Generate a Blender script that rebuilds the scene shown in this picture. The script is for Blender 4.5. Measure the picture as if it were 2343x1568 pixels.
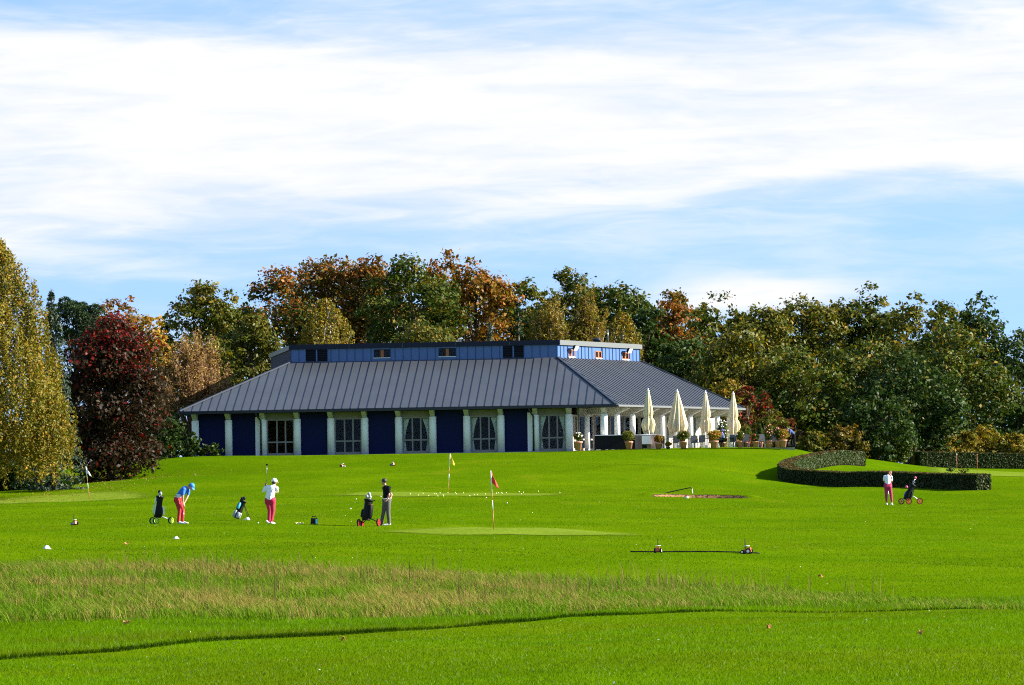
import bpy, bmesh, math, random
import numpy as np
from mathutils import Vector, Matrix

for o in list(bpy.data.objects):
    bpy.data.objects.remove(o)
SC = bpy.context.scene
COL = SC.collection
R = math.radians

# ------------------------------------------------------------------ camera, sky, sun, exposure
W_D, H_D = 2342.0, 1568.0          # the measuring frame in which the layout below was read
F = 9500.0                         # focal length in that frame
ROLL = 0.0152
EYE = 2.1
PITCH = math.atan(386.0 / F)
cam_data = bpy.data.cameras.new('camera')
cam = bpy.data.objects.new('camera', cam_data)
COL.objects.link(cam)
SC.camera = cam
cam_data.sensor_width = 36.0
cam_data.lens = 36.0 * F / W_D
cam_data.clip_start = 0.5
cam_data.clip_end = 20000
CAM_M = Matrix.Rotation(R(90) + PITCH, 4, 'X') @ Matrix.Rotation(-ROLL, 4, 'Z')
cam.matrix_world = Matrix.Translation((0, 0, EYE)) @ CAM_M
SC.render.resolution_x, SC.render.resolution_y = 1024, 685

SUN_EL, SUN_AZ = R(26.5), R(-2.0)     # azimuth measured from +X towards +Y
sun_dir = Vector((math.cos(SUN_EL) * math.cos(SUN_AZ), math.cos(SUN_EL) * math.sin(SUN_AZ), math.sin(SUN_EL)))
sl = bpy.data.lights.new('sun', 'SUN')
sl.energy = 5.0
sl.angle = R(0.53)
sl.color = (1.0, 0.93, 0.82)
sun = bpy.data.objects.new('sun', sl)
COL.objects.link(sun)
sun.rotation_euler = sun_dir.to_track_quat('Z', 'Y').to_euler()
sun.location = (60, 100, 80)

world = bpy.data.worlds.new('World')
SC.world = world
world.use_nodes = True
nt = world.node_tree
nt.nodes.clear()
def N(t, **kw):
    n = nt.nodes.new(t)
    for k, v in kw.items():
        setattr(n, k, v)
    return n
def L(a, b):
    nt.links.new(a, b)
def M(op, a, b=None, c=None, clamp=False):
    n = nt.nodes.new('ShaderNodeMath')
    n.operation = op
    n.use_clamp = clamp
    for i, v in enumerate((a, b, c)):
        if v is None:
            continue
        if isinstance(v, (int, float)):
            n.inputs[i].default_value = v
        else:
            nt.links.new(v, n.inputs[i])
    return n.outputs[0]
def SS(v, lo, hi):
    n = nt.nodes.new('ShaderNodeMapRange')
    n.interpolation_type = 'SMOOTHSTEP'
    nt.links.new(v, n.inputs[0])
    for i, x in ((1, lo), (2, hi)):
        if isinstance(x, (int, float)):
            n.inputs[i].default_value = x
        else:
            nt.links.new(x, n.inputs[i])
    return n.outputs[0]
sky = N('ShaderNodeTexSky', sky_type='NISHITA', sun_disc=False, sun_elevation=SUN_EL,
        sun_rotation=R(90) - SUN_AZ, altitude=300, air_density=1.0, dust_density=0.0, ozone_density=1.5)
tc = N('ShaderNodeTexCoord')
sep = N('ShaderNodeSeparateXYZ')
L(tc.outputs['Generated'], sep.inputs[0])
# clear autumn air: the pale blue of the middle sky reaches down to the tree line
cmb = N('ShaderNodeCombineXYZ')
L(sep.outputs[0], cmb.inputs[0])
L(sep.outputs[1], cmb.inputs[1])
L(M('ADD', 0.30, M('MULTIPLY', M('MAXIMUM', sep.outputs[2], 0.0), 0.7)), cmb.inputs[2])
L(cmb.outputs[0], sky.inputs['Vector'])
def cloud_noise(sx, sz, detail, seed, rough=0.55, dist=0.0):
    mp = N('ShaderNodeMapping')
    mp.inputs['Scale'].default_value = (sx, sx, sz)
    mp.inputs['Location'].default_value = seed
    mp.inputs['Rotation'].default_value = (0, R(2.5), 0)
    L(tc.outputs['Generated'], mp.inputs[0])
    nz = N('ShaderNodeTexNoise')
    nz.inputs['Scale'].default_value = 1.0
    nz.inputs['Detail'].default_value = detail
    nz.inputs['Roughness'].default_value = rough
    nz.inputs['Distortion'].default_value = dist
    L(mp.outputs[0], nz.inputs['Vector'])
    return nz.outputs[0]
el = sep.outputs[2]
n1 = cloud_noise(9, 60, 6, (3.1, 0.7, 1.3), 0.55, 0.5)
n2 = cloud_noise(30, 190, 5, (7.7, 2.2, 0.4), 0.6, 0.8)
n3 = cloud_noise(5, 9, 3, (1.9, 5.2, 3.3), 0.5)
# veil of high cloud: starts a few degrees above the horizon, breaks up higher, thins out overhead
nn = M('ADD', M('MULTIPLY', n1, 0.66), M('MULTIPLY', n2, 0.34))
edge = M('ADD', 0.058, M('MULTIPLY', sep.outputs[0], 0.06))
bias = M('MULTIPLY', SS(el, M('SUBTRACT', edge, 0.004), M('ADD', edge, 0.032)), 0.58)
bias = M('SUBTRACT', bias, M('MULTIPLY', SS(el, 0.100, 0.130), 0.43))
bias = M('SUBTRACT', bias, M('MULTIPLY', SS(el, 0.15, 0.45), 0.20))
bias = M('SUBTRACT', bias, M('MULTIPLY', M('MULTIPLY', SS(sep.outputs[0], 0.03, -0.10), SS(el, 0.098, 0.125)), 0.15))
def G(v, c, w):
    d = M('DIVIDE', M('SUBTRACT', v, c), w)
    return M('EXPONENT', M('MULTIPLY', M('MULTIPLY', d, d), -1.0))
bias = M('ADD', bias, M('MULTIPLY', M('MULTIPLY', G(sep.outputs[0], 0.058, 0.024), G(el, 0.051, 0.0045)), 0.42))   # the small bank over the right hand wood
bias = M('SUBTRACT', bias, 0.09)
cov = M('MULTIPLY', SS(M('ADD', nn, bias), 0.36, 0.86), 0.97)
bg_sky = N('ShaderNodeBackground')
hsv = N('ShaderNodeHueSaturation')
hsv.inputs['Saturation'].default_value = 1.0
L(sky.outputs[0], hsv.inputs['Color'])
L(hsv.outputs[0], bg_sky.inputs[0])
bg_sky.inputs[1].default_value = 0.108
bg_cl = N('ShaderNodeBackground')
cr = N('ShaderNodeMixRGB')
cr.inputs[1].default_value = (0.74, 0.84, 1.0, 1)
cr.inputs[2].default_value = (1.0, 1.0, 1.0, 1)
L(SS(nn, 0.34, 0.58), cr.inputs[0])
L(cr.outputs[0], bg_cl.inputs[0])
bg_cl.inputs[1].default_value = 0.338
mx = N('ShaderNodeMixShader')
L(cov, mx.inputs[0])
L(bg_sky.outputs[0], mx.inputs[1])
L(bg_cl.outputs[0], mx.inputs[2])
wo = N('ShaderNodeOutputWorld')
L(mx.outputs[0], wo.inputs[0])

vs = SC.view_settings
SC.display_settings.display_device = 'sRGB'
vs.view_transform = 'Standard'
vs.look = 'None'
vs.gamma = 1.0
vs.use_curve_mapping = False
vs.exposure = 1.6
cy = SC.cycles
cy.max_bounces = 5
cy.diffuse_bounces = 3
cy.glossy_bounces = 2
cy.transmission_bounces = 3
cy.transparent_max_bounces = 6
cy.caustics_reflective = False
cy.caustics_refractive = False
cy.use_denoising = False
cy.filter_width = 1.1
cy.sample_clamp_indirect = 4

# ------------------------------------------------------------------ helpers
_Rm = np.array(CAM_M.to_3x3())
def ray(px, py):
    d = np.array([px - W_D / 2, H_D / 2 - py, -F])
    return _Rm @ d
def at(px, py, Y):
    d = ray(px, py)
    k = Y / d[1]
    return Vector((d[0] * k, Y, EYE + d[2] * k))
def hit(px, py, P, D):
    """where the line of sight through a reading meets the upright plane through P along D: (t along D, z)"""
    d = ray(px, py)
    # k*d.xy = P + t*D
    a = np.array([[d[0], -D[0]], [d[1], -D[1]]])
    k, t = np.linalg.solve(a, np.array([P[0], P[1]]))
    return t, EYE + d[2] * k

def tag(o, label=None, cat=None, group=None, kind=None):
    if label: o['label'] = label
    if cat: o['category'] = cat
    if group: o['group'] = group
    if kind: o['kind'] = kind
    return o
def empty(name, loc=(0, 0, 0), rz=0.0, label=None, cat=None, group=None):
    o = bpy.data.objects.new(name, None)
    o.empty_display_size = 0.2
    COL.objects.link(o)
    o.location = loc
    o.rotation_euler = (0, 0, rz)
    return tag(o, label, cat, group)
def link(name, me, parent=None):
    o = bpy.data.objects.new(name, me)
    COL.objects.link(o)
    if parent: o.parent = parent
    return o
def copy_tree(o, parent=None):
    c = o.copy()
    COL.objects.link(c)
    c.parent = parent
    for ch in o.children:
        if ch is not c:
            copy_tree(ch, c)
    return c

class MB:
    """collects faces; build() links them as one mesh object"""
    def __init__(s):
        s.v = []; s.f = []; s.m = []; s.sm = []
    def add(s, vs_, fs, mi=0, smooth=False):
        o = len(s.v)
        s.v += [tuple(p) for p in vs_]
        for f in fs:
            s.f.append(tuple(i + o for i in f)); s.m.append(mi); s.sm.append(smooth)
        return s
    def hexa(s, p, mi=0):
        return s.add(p, [(3, 2, 1, 0), (4, 5, 6, 7), (0, 1, 5, 4), (1, 2, 6, 5), (2, 3, 7, 6), (3, 0, 4, 7)], mi)
    def box(s, x0, x1, y0, y1, z0, z1, mi=0):
        return s.hexa([(x0, y0, z0), (x1, y0, z0), (x1, y1, z0), (x0, y1, z0), (x0, y0, z1), (x1, y0, z1), (x1, y1, z1), (x0, y1, z1)], mi)
    def bar(s, a, b, w, h, up=(0, 0, 1), mi=0):
        a = Vector(a); b = Vector(b); d = (b - a).normalized(); u = Vector(up)
        if abs(d.dot(u)) > 0.98: u = Vector((0, 1, 0))
        r = d.cross(u).normalized() * (w / 2); u = r.cross(d).normalized() * (h / 2)
        return s.hexa([a - r - u, a + r - u, a + r + u, a - r + u, b - r - u, b + r - u, b + r + u, b - r + u], mi)
    def tube(s, pts, rad, n=8, mi=0, smooth=True, cap=True):
        pts = [Vector(p) for p in pts]
        if not hasattr(rad, '__len__'): rad = [rad] * len(pts)
        vs_ = []; prev = None
        for i, p in enumerate(pts):
            d = (pts[min(i + 1, len(pts) - 1)] - pts[max(i - 1, 0)])
            d = d.normalized() if d.length > 1e-9 else Vector((0, 0, 1))
            if prev is None:
                u = Vector((1, 0, 0)) if abs(d.x) < 0.8 else Vector((0, 1, 0))
            else: u = prev
            u = (u - d * u.dot(d)).normalized(); prev = u
            w = d.cross(u)
            for k in range(n):
                a = 2 * math.pi * k / n
                vs_.append(p + (u * math.cos(a) + w * math.sin(a)) * rad[i])
        fs = []
        for i in range(len(pts) - 1):
            for k in range(n):
                k2 = (k + 1) % n
                fs.append((i * n + k, i * n + k2, (i + 1) * n + k2, (i + 1) * n + k))
        if cap:
            fs.append(tuple(range(n - 1, -1, -1)))
            fs.append(tuple((len(pts) - 1) * n + k for k in range(n)))
        return s.add(vs_, fs, mi, smooth)
    def lathe(s, prof, c=(0, 0, 0), n=16, mi=0, smooth=True, fn=None):
        vs_ = []
        for (r, z) in prof:
            for k in range(n):
                a = 2 * math.pi * k / n
                rr = r * (fn(a, z) if fn else 1)
                vs_.append((c[0] + rr * math.cos(a), c[1] + rr * math.sin(a), c[2] + z))
        fs = []
        for i in range(len(prof) - 1):
            for k in range(n):
                k2 = (k + 1) % n
                fs.append((i * n + k, i * n + k2, (i + 1) * n + k2, (i + 1) * n + k))
        fs.append(tuple(range(n - 1, -1, -1)))
        fs.append(tuple((len(prof) - 1) * n + k for k in range(n)))
        return s.add(vs_, fs, mi, smooth)
    def blob(s, c, r, n=10, m=6, mi=0, rot=None):
        vs_ = []; c = Vector(c)
        if not hasattr(r, '__len__'): r = (r, r, r)
        for i in range(m + 1):
            th = math.pi * i / m
            for k in range(n):
                a = 2 * math.pi * k / n
                p = Vector((r[0] * math.sin(th) * math.cos(a), r[1] * math.sin(th) * math.sin(a), -r[2] * math.cos(th)))
                if rot is not None: p = rot @ p
                vs_.append(c + p)
        fs = []
        for i in range(m):
            for k in range(n):
                k2 = (k + 1) % n
                fs.append((i * n + k, i * n + k2, (i + 1) * n + k2, (i + 1) * n + k))
        return s.add(vs_, fs, mi, True)
    def mesh(s, name, mats):
        me = bpy.data.meshes.new(name)
        me.from_pydata(s.v, [], s.f)
        if not isinstance(mats, (list, tuple)): mats = [mats]
        for m in mats: me.materials.append(m)
        me.polygons.foreach_set('material_index', s.m)
        me.polygons.foreach_set('use_smooth', s.sm)
        me.update()
        return me
    def build(s, name, mats, parent=None):
        return link(name, s.mesh(name, mats), parent)

def mesh_np(name, verts, faces_per, mat, fcol=None, smooth=False):
    """verts (n,k,3): n separate k-gons"""
    n, k, _ = verts.shape
    me = bpy.data.meshes.new(name)
    me.vertices.add(n * k)
    me.vertices.foreach_set('co', verts.reshape(-1).astype(np.float32))
    me.loops.add(n * k)
    me.loops.foreach_set('vertex_index', np.arange(n * k, dtype=np.int32))
    me.polygons.add(n)
    me.polygons.foreach_set('loop_start', np.arange(0, n * k, k, dtype=np.int32))
    if fcol is not None:
        at_ = me.attributes.new('col', 'FLOAT_COLOR', 'FACE')
        c = np.ones((n, 4), np.float32); c[:, :3] = fcol
        at_.data.foreach_set('color', c.reshape(-1))
    me.materials.append(mat)
    me.update(calc_edges=True)
    return me

# ------------------------------------------------------------------ materials
def new_mat(name):
    m = bpy.data.materials.new(name)
    m.use_nodes = True
    return m, m.node_tree, m.node_tree.nodes['Principled BSDF']
def pmat(name, col, rough=0.6, metal=0.0, var=0.12, scale=6.0, bump=0.0, bscale=40.0, spec=0.5, coord='Object'):
    m, t, b = new_mat(name)
    b.inputs['Roughness'].default_value = rough
    b.inputs['Metallic'].default_value = metal
    b.inputs['Specular IOR Level'].default_value = spec
    tcn = t.nodes.new('ShaderNodeTexCoord')
    nz = t.nodes.new('ShaderNodeTexNoise')
    nz.inputs['Scale'].default_value = scale
    nz.inputs['Detail'].default_value = 5
    t.links.new(tcn.outputs[coord], nz.inputs['Vector'])
    mixn = t.nodes.new('ShaderNodeMixRGB')
    c = np.array(col)
    mixn.inputs[1].default_value = (*np.clip(c * (1 - var), 0, 1), 1)
    mixn.inputs[2].default_value = (*np.clip(c * (1 + var), 0, 1), 1)
    t.links.new(nz.outputs[0], mixn.inputs[0])
    t.links.new(mixn.outputs[0], b.inputs['Base Color'])
    if bump:
        n2_ = t.nodes.new('ShaderNodeTexNoise')
        n2_.inputs['Scale'].default_value = bscale
        n2_.inputs['Detail'].default_value = 4
        t.links.new(tcn.outputs[coord], n2_.inputs['Vector'])
        bp = t.nodes.new('ShaderNodeBump')
        bp.inputs['Strength'].default_value = bump
        bp.inputs['Distance'].default_value = 0.02
        t.links.new(n2_.outputs[0], bp.inputs['Height'])
        t.links.new(bp.outputs[0], b.inputs['Normal'])
    return m
def leaf_mat(name, transl=0.35, rough=0.5, spec=0.12, sat=1.0):
    m, t, b = new_mat(name)
    a = t.nodes.new('ShaderNodeAttribute'); a.attribute_name = 'col'
    t.links.new(a.outputs['Color'], b.inputs['Base Color'])
    b.inputs['Roughness'].default_value = rough
    b.inputs['Specular IOR Level'].default_value = spec
    tr = t.nodes.new('ShaderNodeBsdfTranslucent')
    hs = t.nodes.new('ShaderNodeHueSaturation')
    hs.inputs['Saturation'].default_value = 1.1
    hs.inputs['Value'].default_value = 1.3
    t.links.new(a.outputs['Color'], hs.inputs['Color'])
    t.links.new(hs.outputs[0], tr.inputs['Color'])
    mxs = t.nodes.new('ShaderNodeMixShader')
    mxs.inputs[0].default_value = transl
    t.links.new(b.outputs[0], mxs.inputs[1])
    t.links.new(tr.outputs[0], mxs.inputs[2])
    t.links.new(mxs.outputs[0], t.nodes['Material Output'].inputs['Surface'])
    return m
MAT = {}
def mk(k, *a, **kw):
    MAT[k] = pmat(k, *a, **kw)
    return MAT[k]
MAT['leaf'] = leaf_mat('leaf', 0.24)
MAT['needle'] = leaf_mat('needle', 0.12, 0.6, 0.2)
MAT['blade'] = leaf_mat('blade', 0.35, 0.6, 0.03)
mk('bark', (0.09, 0.065, 0.045), 0.9, var=0.5, scale=3, bump=0.6, bscale=12, spec=0.2)
mk('birch_bark', (0.55, 0.52, 0.47), 0.8, var=0.35, scale=4, bump=0.3, spec=0.2)
mk('twig', (0.17, 0.10, 0.045), 0.9, var=0.3, spec=0.2)
mk('roof_zinc', (0.110, 0.117, 0.126), 0.38, metal=0.5, spec=0.6, var=0.18, scale=0.6, bump=0.05, bscale=3)
mk('roof_seam', (0.030, 0.040, 0.060), 0.5, metal=0.2, spec=0.3)
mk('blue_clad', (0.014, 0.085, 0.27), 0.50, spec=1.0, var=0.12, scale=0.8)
mk('blue_seam', (0.010, 0.055, 0.19), 0.4)
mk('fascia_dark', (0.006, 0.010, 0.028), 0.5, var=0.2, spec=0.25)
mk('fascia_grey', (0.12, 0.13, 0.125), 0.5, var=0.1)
mk('white_paint', (0.82, 0.83, 0.80), 0.55, var=0.05, scale=3, bump=0.05)
mk('plinth', (0.30, 0.32, 0.34), 0.8, var=0.15)
mk('cream_wall', (0.70, 0.62, 0.52), 0.85, var=0.06, scale=2, bump=0.1)
mk('beam', (0.50, 0.49, 0.42), 0.7, var=0.1, scale=3)
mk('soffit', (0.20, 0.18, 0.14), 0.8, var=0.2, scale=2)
mk('frame_grey', (0.20, 0.19, 0.17), 0.55, var=0.15)
mk('frame_cream', (0.62, 0.52, 0.38), 0.6, var=0.1)
mk('frame_brown', (0.32, 0.10, 0.025), 0.5, var=0.2)
mk('gutter', (0.016, 0.02, 0.03), 0.4, metal=0.3)
mk('pipe_dark', (0.03, 0.028, 0.03), 0.4, metal=0.4)
mk('curtain', (0.80, 0.82, 0.74), 0.9, var=0.08, scale=8)
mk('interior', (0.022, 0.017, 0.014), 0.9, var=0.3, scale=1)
mk('paving', (0.36, 0.33, 0.29), 0.9, var=0.15, scale=2, bump=0.2)
mk('black_plastic', (0.0072, 0.0072, 0.0078), 0.45, var=0.2, spec=0.15)
mk('rubber', (0.0120, 0.0120, 0.0120), 0.8, var=0.2, spec=0.15)
mk('steel', (0.5, 0.5, 0.52), 0.3, metal=0.9)
mk('white_plastic', (0.8, 0.8, 0.78), 0.4, var=0.04)
mk('terracotta', (0.52, 0.24, 0.14), 0.8, var=0.15, scale=8, bump=0.1)
mk('canvas', (0.66, 0.56, 0.34), 0.85, var=0.06, scale=5, bump=0.1, bscale=60)
mk('mauve_panel', (0.30, 0.20, 0.19), 0.7, var=0.12)
mk('grey_fabric', (0.13, 0.125, 0.12), 0.8, var=0.1)
mk('sand', (0.30, 0.155, 0.070), 0.95, var=0.25, scale=5, bump=0.6, bscale=8, spec=0.1)
mk('earth', (0.07, 0.04, 0.022), 0.95, var=0.4, scale=6, bump=0.6, bscale=10, spec=0.1)
mk('skin', (0.50, 0.26, 0.17), 0.55, var=0.08)
mk('hair_dark', (0.02, 0.014, 0.010), 0.6, var=0.3, scale=30)
mk('hair_red', (0.20, 0.07, 0.03), 0.55, var=0.3, scale=30)
mk('blue_shirt', (0.015, 0.13, 0.55), 0.75, var=0.12, scale=6, bump=0.35, bscale=9)
mk('blue_cap', (0.03, 0.22, 0.70), 0.7, var=0.1)
mk('pale_shirt', (0.62, 0.66, 0.72), 0.8, var=0.06, bump=0.3, bscale=9)
mk('white_shirt', (0.80, 0.81, 0.84), 0.8, var=0.04, bump=0.35, bscale=8)
mk('black_shirt', (0.0060, 0.0060, 0.0072), 0.8, var=0.3, bump=0.3, bscale=9, spec=0.15)
mk('navy_shirt', (0.035, 0.075, 0.20), 0.8, var=0.2, bump=0.3, bscale=9)
mk('red_pants', (0.42, 0.018, 0.022), 0.8, var=0.15, bump=0.4, bscale=8)
mk('magenta_pants', (0.48, 0.012, 0.055), 0.8, var=0.12, bump=0.4, bscale=8)
mk('berry_pants', (0.40, 0.015, 0.085), 0.8, var=0.12, bump=0.4, bscale=8)
mk('grey_pants', (0.085, 0.078, 0.075), 0.8, var=0.15, bump=0.4, bscale=8)
mk('dark_cloth', (0.0072, 0.0078, 0.0108), 0.85, var=0.3, spec=0.15)
mk('bag_black', (0.0060, 0.0060, 0.0066), 0.55, var=0.3, bump=0.2, bscale=20, spec=0.15)
mk('bag_white', (0.70, 0.72, 0.72), 0.5, var=0.08)
mk('bag_green', (0.42, 0.60, 0.12), 0.5, var=0.1)
mk('bag_red', (0.48, 0.045, 0.02), 0.5, var=0.1)
mk('bag_blue', (0.03, 0.08, 0.30), 0.55, var=0.15)
mk('bag_grey', (0.30, 0.33, 0.35), 0.5, var=0.15)
mk('wheel_green', (0.55, 0.80, 0.05), 0.4, var=0.05)
mk('wheel_red', (0.55, 0.03, 0.02), 0.4, var=0.08)
mk('pink', (0.55, 0.08, 0.16), 0.6, var=0.1)
mk('cyan_plastic', (0.05, 0.35, 0.45), 0.5)
mk('orange_plastic', (0.62, 0.10, 0.02), 0.45, var=0.1)
mk('rust_pole', (0.36, 0.13, 0.03), 0.5, var=0.15)
mk('flag_red', (0.60, 0.03, 0.02), 0.7, var=0.1)
mk('flag_yellow', (0.75, 0.55, 0.02), 0.7, var=0.08)
mk('flag_white', (0.82, 0.82, 0.82), 0.7, var=0.04)
mk('ball', (0.80, 0.74, 0.35), 0.35, var=0.03)
mk('ball_white', (0.82, 0.82, 0.80), 0.35, var=0.03)
mk('dry_leaf', (0.42, 0.17, 0.05), 0.8, var=0.3, scale=20)
# glass: dark, mirror-like at a glance, partly see-through
def glass_mat():
    m, t, b = new_mat('glass')
    t.nodes.remove(b)
    tr = t.nodes.new('ShaderNodeBsdfTransparent'); tr.inputs[0].default_value = (0.88, 0.91, 0.90, 1)
    gl = t.nodes.new('ShaderNodeBsdfGlossy'); gl.inputs['Roughness'].default_value = 0.03
    gl.inputs['Color'].default_value = (0.9, 0.95, 1, 1)
    fr = t.nodes.new('ShaderNodeFresnel'); fr.inputs[0].default_value = 1.17
    mxs = t.nodes.new('ShaderNodeMixShader')
    t.links.new(fr.outputs[0], mxs.inputs[0])
    t.links.new(tr.outputs[0], mxs.inputs[1])
    t.links.new(gl.outputs[0], mxs.inputs[2])
    t.links.new(mxs.outputs[0], t.nodes['Material Output'].inputs['Surface'])
    return m
MAT['glass'] = glass_mat()
# diagonal blue boarding
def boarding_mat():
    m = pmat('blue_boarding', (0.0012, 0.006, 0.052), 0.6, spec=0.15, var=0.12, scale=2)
    t = m.node_tree; b = t.nodes['Principled BSDF']
    tcn = t.nodes.new('ShaderNodeTexCoord')
    mp = t.nodes.new('ShaderNodeMapping'); mp.inputs['Rotation'].default_value = (0, R(45), 0)
    t.links.new(tcn.outputs['Object'], mp.inputs[0])
    wv = t.nodes.new('ShaderNodeTexWave'); wv.wave_type = 'BANDS'; wv.bands_direction = 'X'; wv.wave_profile = 'SAW'
    wv.inputs['Scale'].default_value = 1.6
    t.links.new(mp.outputs[0], wv.inputs['Vector'])
    bp = t.nodes.new('ShaderNodeBump'); bp.inputs['Strength'].default_value = 0.8; bp.inputs['Distance'].default_value = 0.03
    t.links.new(wv.outputs[0], bp.inputs['Height'])
    t.links.new(bp.outputs[0], b.inputs['Normal'])
    return m
MAT['blue_boarding'] = boarding_mat()
# lawn: mown turf, patches, tracks of mowing
def lawn_mat(name, c0, c1, c2, fine=14.0, bump=0.5):
    m, t, b = new_mat(name)
    b.inputs['Roughness'].default_value = 0.85
    b.inputs['Specular IOR Level'].default_value = 0.0
    g = t.nodes.new('ShaderNodeNewGeometry')
    def nz(scale, detail, stretch=(1, 1, 1), rough=0.6):
        mp = t.nodes.new('ShaderNodeMapping'); mp.inputs['Scale'].default_value = stretch
        t.links.new(g.outputs['Position'], mp.inputs[0])
        n = t.nodes.new('ShaderNodeTexNoise'); n.inputs['Scale'].default_value = scale
        n.inputs['Detail'].default_value = detail; n.inputs['Roughness'].default_value = rough
        t.links.new(mp.outputs[0], n.inputs['Vector'])
        return n.outputs[0]
    def rng(v, a, bb):
        n = t.nodes.new('ShaderNodeMapRange'); n.inputs[1].default_value = a; n.inputs[2].default_value = bb
        t.links.new(v, n.inputs[0]); return n.outputs[0]
    def mix(f, a, bb):
        n = t.nodes.new('ShaderNodeMixRGB'); t.links.new(f, n.inputs[0])
        for i, x in ((1, a), (2, bb)):
            if isinstance(x, tuple): n.inputs[i].default_value = (*x, 1)
            else: t.links.new(x, n.inputs[i])
        return n.outputs[0]
    big = rng(nz(0.10, 4), 0.35, 0.65)
    med = rng(nz(0.9, 5, (0.6, 0.35, 1)), 0.3, 0.7)
    fin = rng(nz(fine, 6, (1, 0.30, 1), 0.75), 0.32, 0.68)
    col = mix(big, c0, c1)
    dk = tuple(x * 0.72 for x in c0)
    col2 = mix(med, dk, col)
    col2b = t.nodes.new('ShaderNodeMixRGB'); col2b.inputs[0].default_value = 0.45
    t.links.new(col, col2b.inputs[1]); t.links.new(col2, col2b.inputs[2])
    lo = t.nodes.new('ShaderNodeMixRGB'); lo.blend_type = 'MULTIPLY'; lo.inputs[0].default_value = 1
    t.links.new(col2b.outputs[0], lo.inputs[1])
    sc_ = mix(fin, (0.70, 0.73, 0.68), (1.26, 1.24, 1.3))
    t.links.new(sc_, lo.inputs[2])
    dry = rng(nz(0.35, 5, (0.8, 0.3, 1)), 0.60, 0.78)
    fin2 = mix(dry, lo.outputs[0], c2)
    t.links.new(fin2, b.inputs['Base Color'])
    bp = t.nodes.new('ShaderNodeBump'); bp.inputs['Strength'].default_value = bump; bp.inputs['Distance'].default_value = 0.05
    t.links.new(nz(fine * 1.4, 5, (1, 0.5, 1)), bp.inputs['Height'])
    t.links.new(bp.outputs[0], b.inputs['Normal'])
    return m
MAT['lawn'] = lawn_mat('lawn', (0.064, 0.132, 0.0010), (0.100, 0.166, 0.0015), (0.118, 0.150, 0.004))
MAT['green'] = lawn_mat('green', (0.130, 0.195, 0.012), (0.150, 0.210, 0.020), (0.165, 0.205, 0.035), 8.0, 0.2)

def ragged(m):
    """mown rim of a green: the short turf gives way to the longer grass in tufts"""
    t = m.node_tree; out = t.nodes['Material Output']; src = out.inputs['Surface'].links[0].from_socket
    a = t.nodes.new('ShaderNodeAttribute'); a.attribute_name = 'rim'
    g = t.nodes.new('ShaderNodeNewGeometry')
    mp = t.nodes.new('ShaderNodeMapping'); mp.inputs['Scale'].default_value = (1.6, 0.8, 1)
    t.links.new(g.outputs['Position'], mp.inputs[0])
    n = t.nodes.new('ShaderNodeTexNoise'); n.inputs['Scale'].default_value = 1.5; n.inputs['Detail'].default_value = 6; n.inputs['Roughness'].default_value = 0.75
    t.links.new(mp.outputs[0], n.inputs['Vector'])
    ma = t.nodes.new('ShaderNodeMath'); ma.operation = 'MULTIPLY_ADD'; ma.inputs[1].default_value = 0.55
    t.links.new(n.outputs[0], ma.inputs[0]); t.links.new(a.outputs['Fac'], ma.inputs[2])
    mr = t.nodes.new('ShaderNodeMapRange'); mr.interpolation_type = 'SMOOTHSTEP'; mr.inputs[1].default_value = 0.98; mr.inputs[2].default_value = 1.24
    t.links.new(ma.outputs[0], mr.inputs[0])
    tr = t.nodes.new('ShaderNodeBsdfTransparent'); mx_ = t.nodes.new('ShaderNodeMixShader')
    t.links.new(mr.outputs[0], mx_.inputs[0]); t.links.new(src, mx_.inputs[1]); t.links.new(tr.outputs[0], mx_.inputs[2])
    t.links.new(mx_.outputs[0], out.inputs['Surface'])
ragged(MAT['green'])

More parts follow.
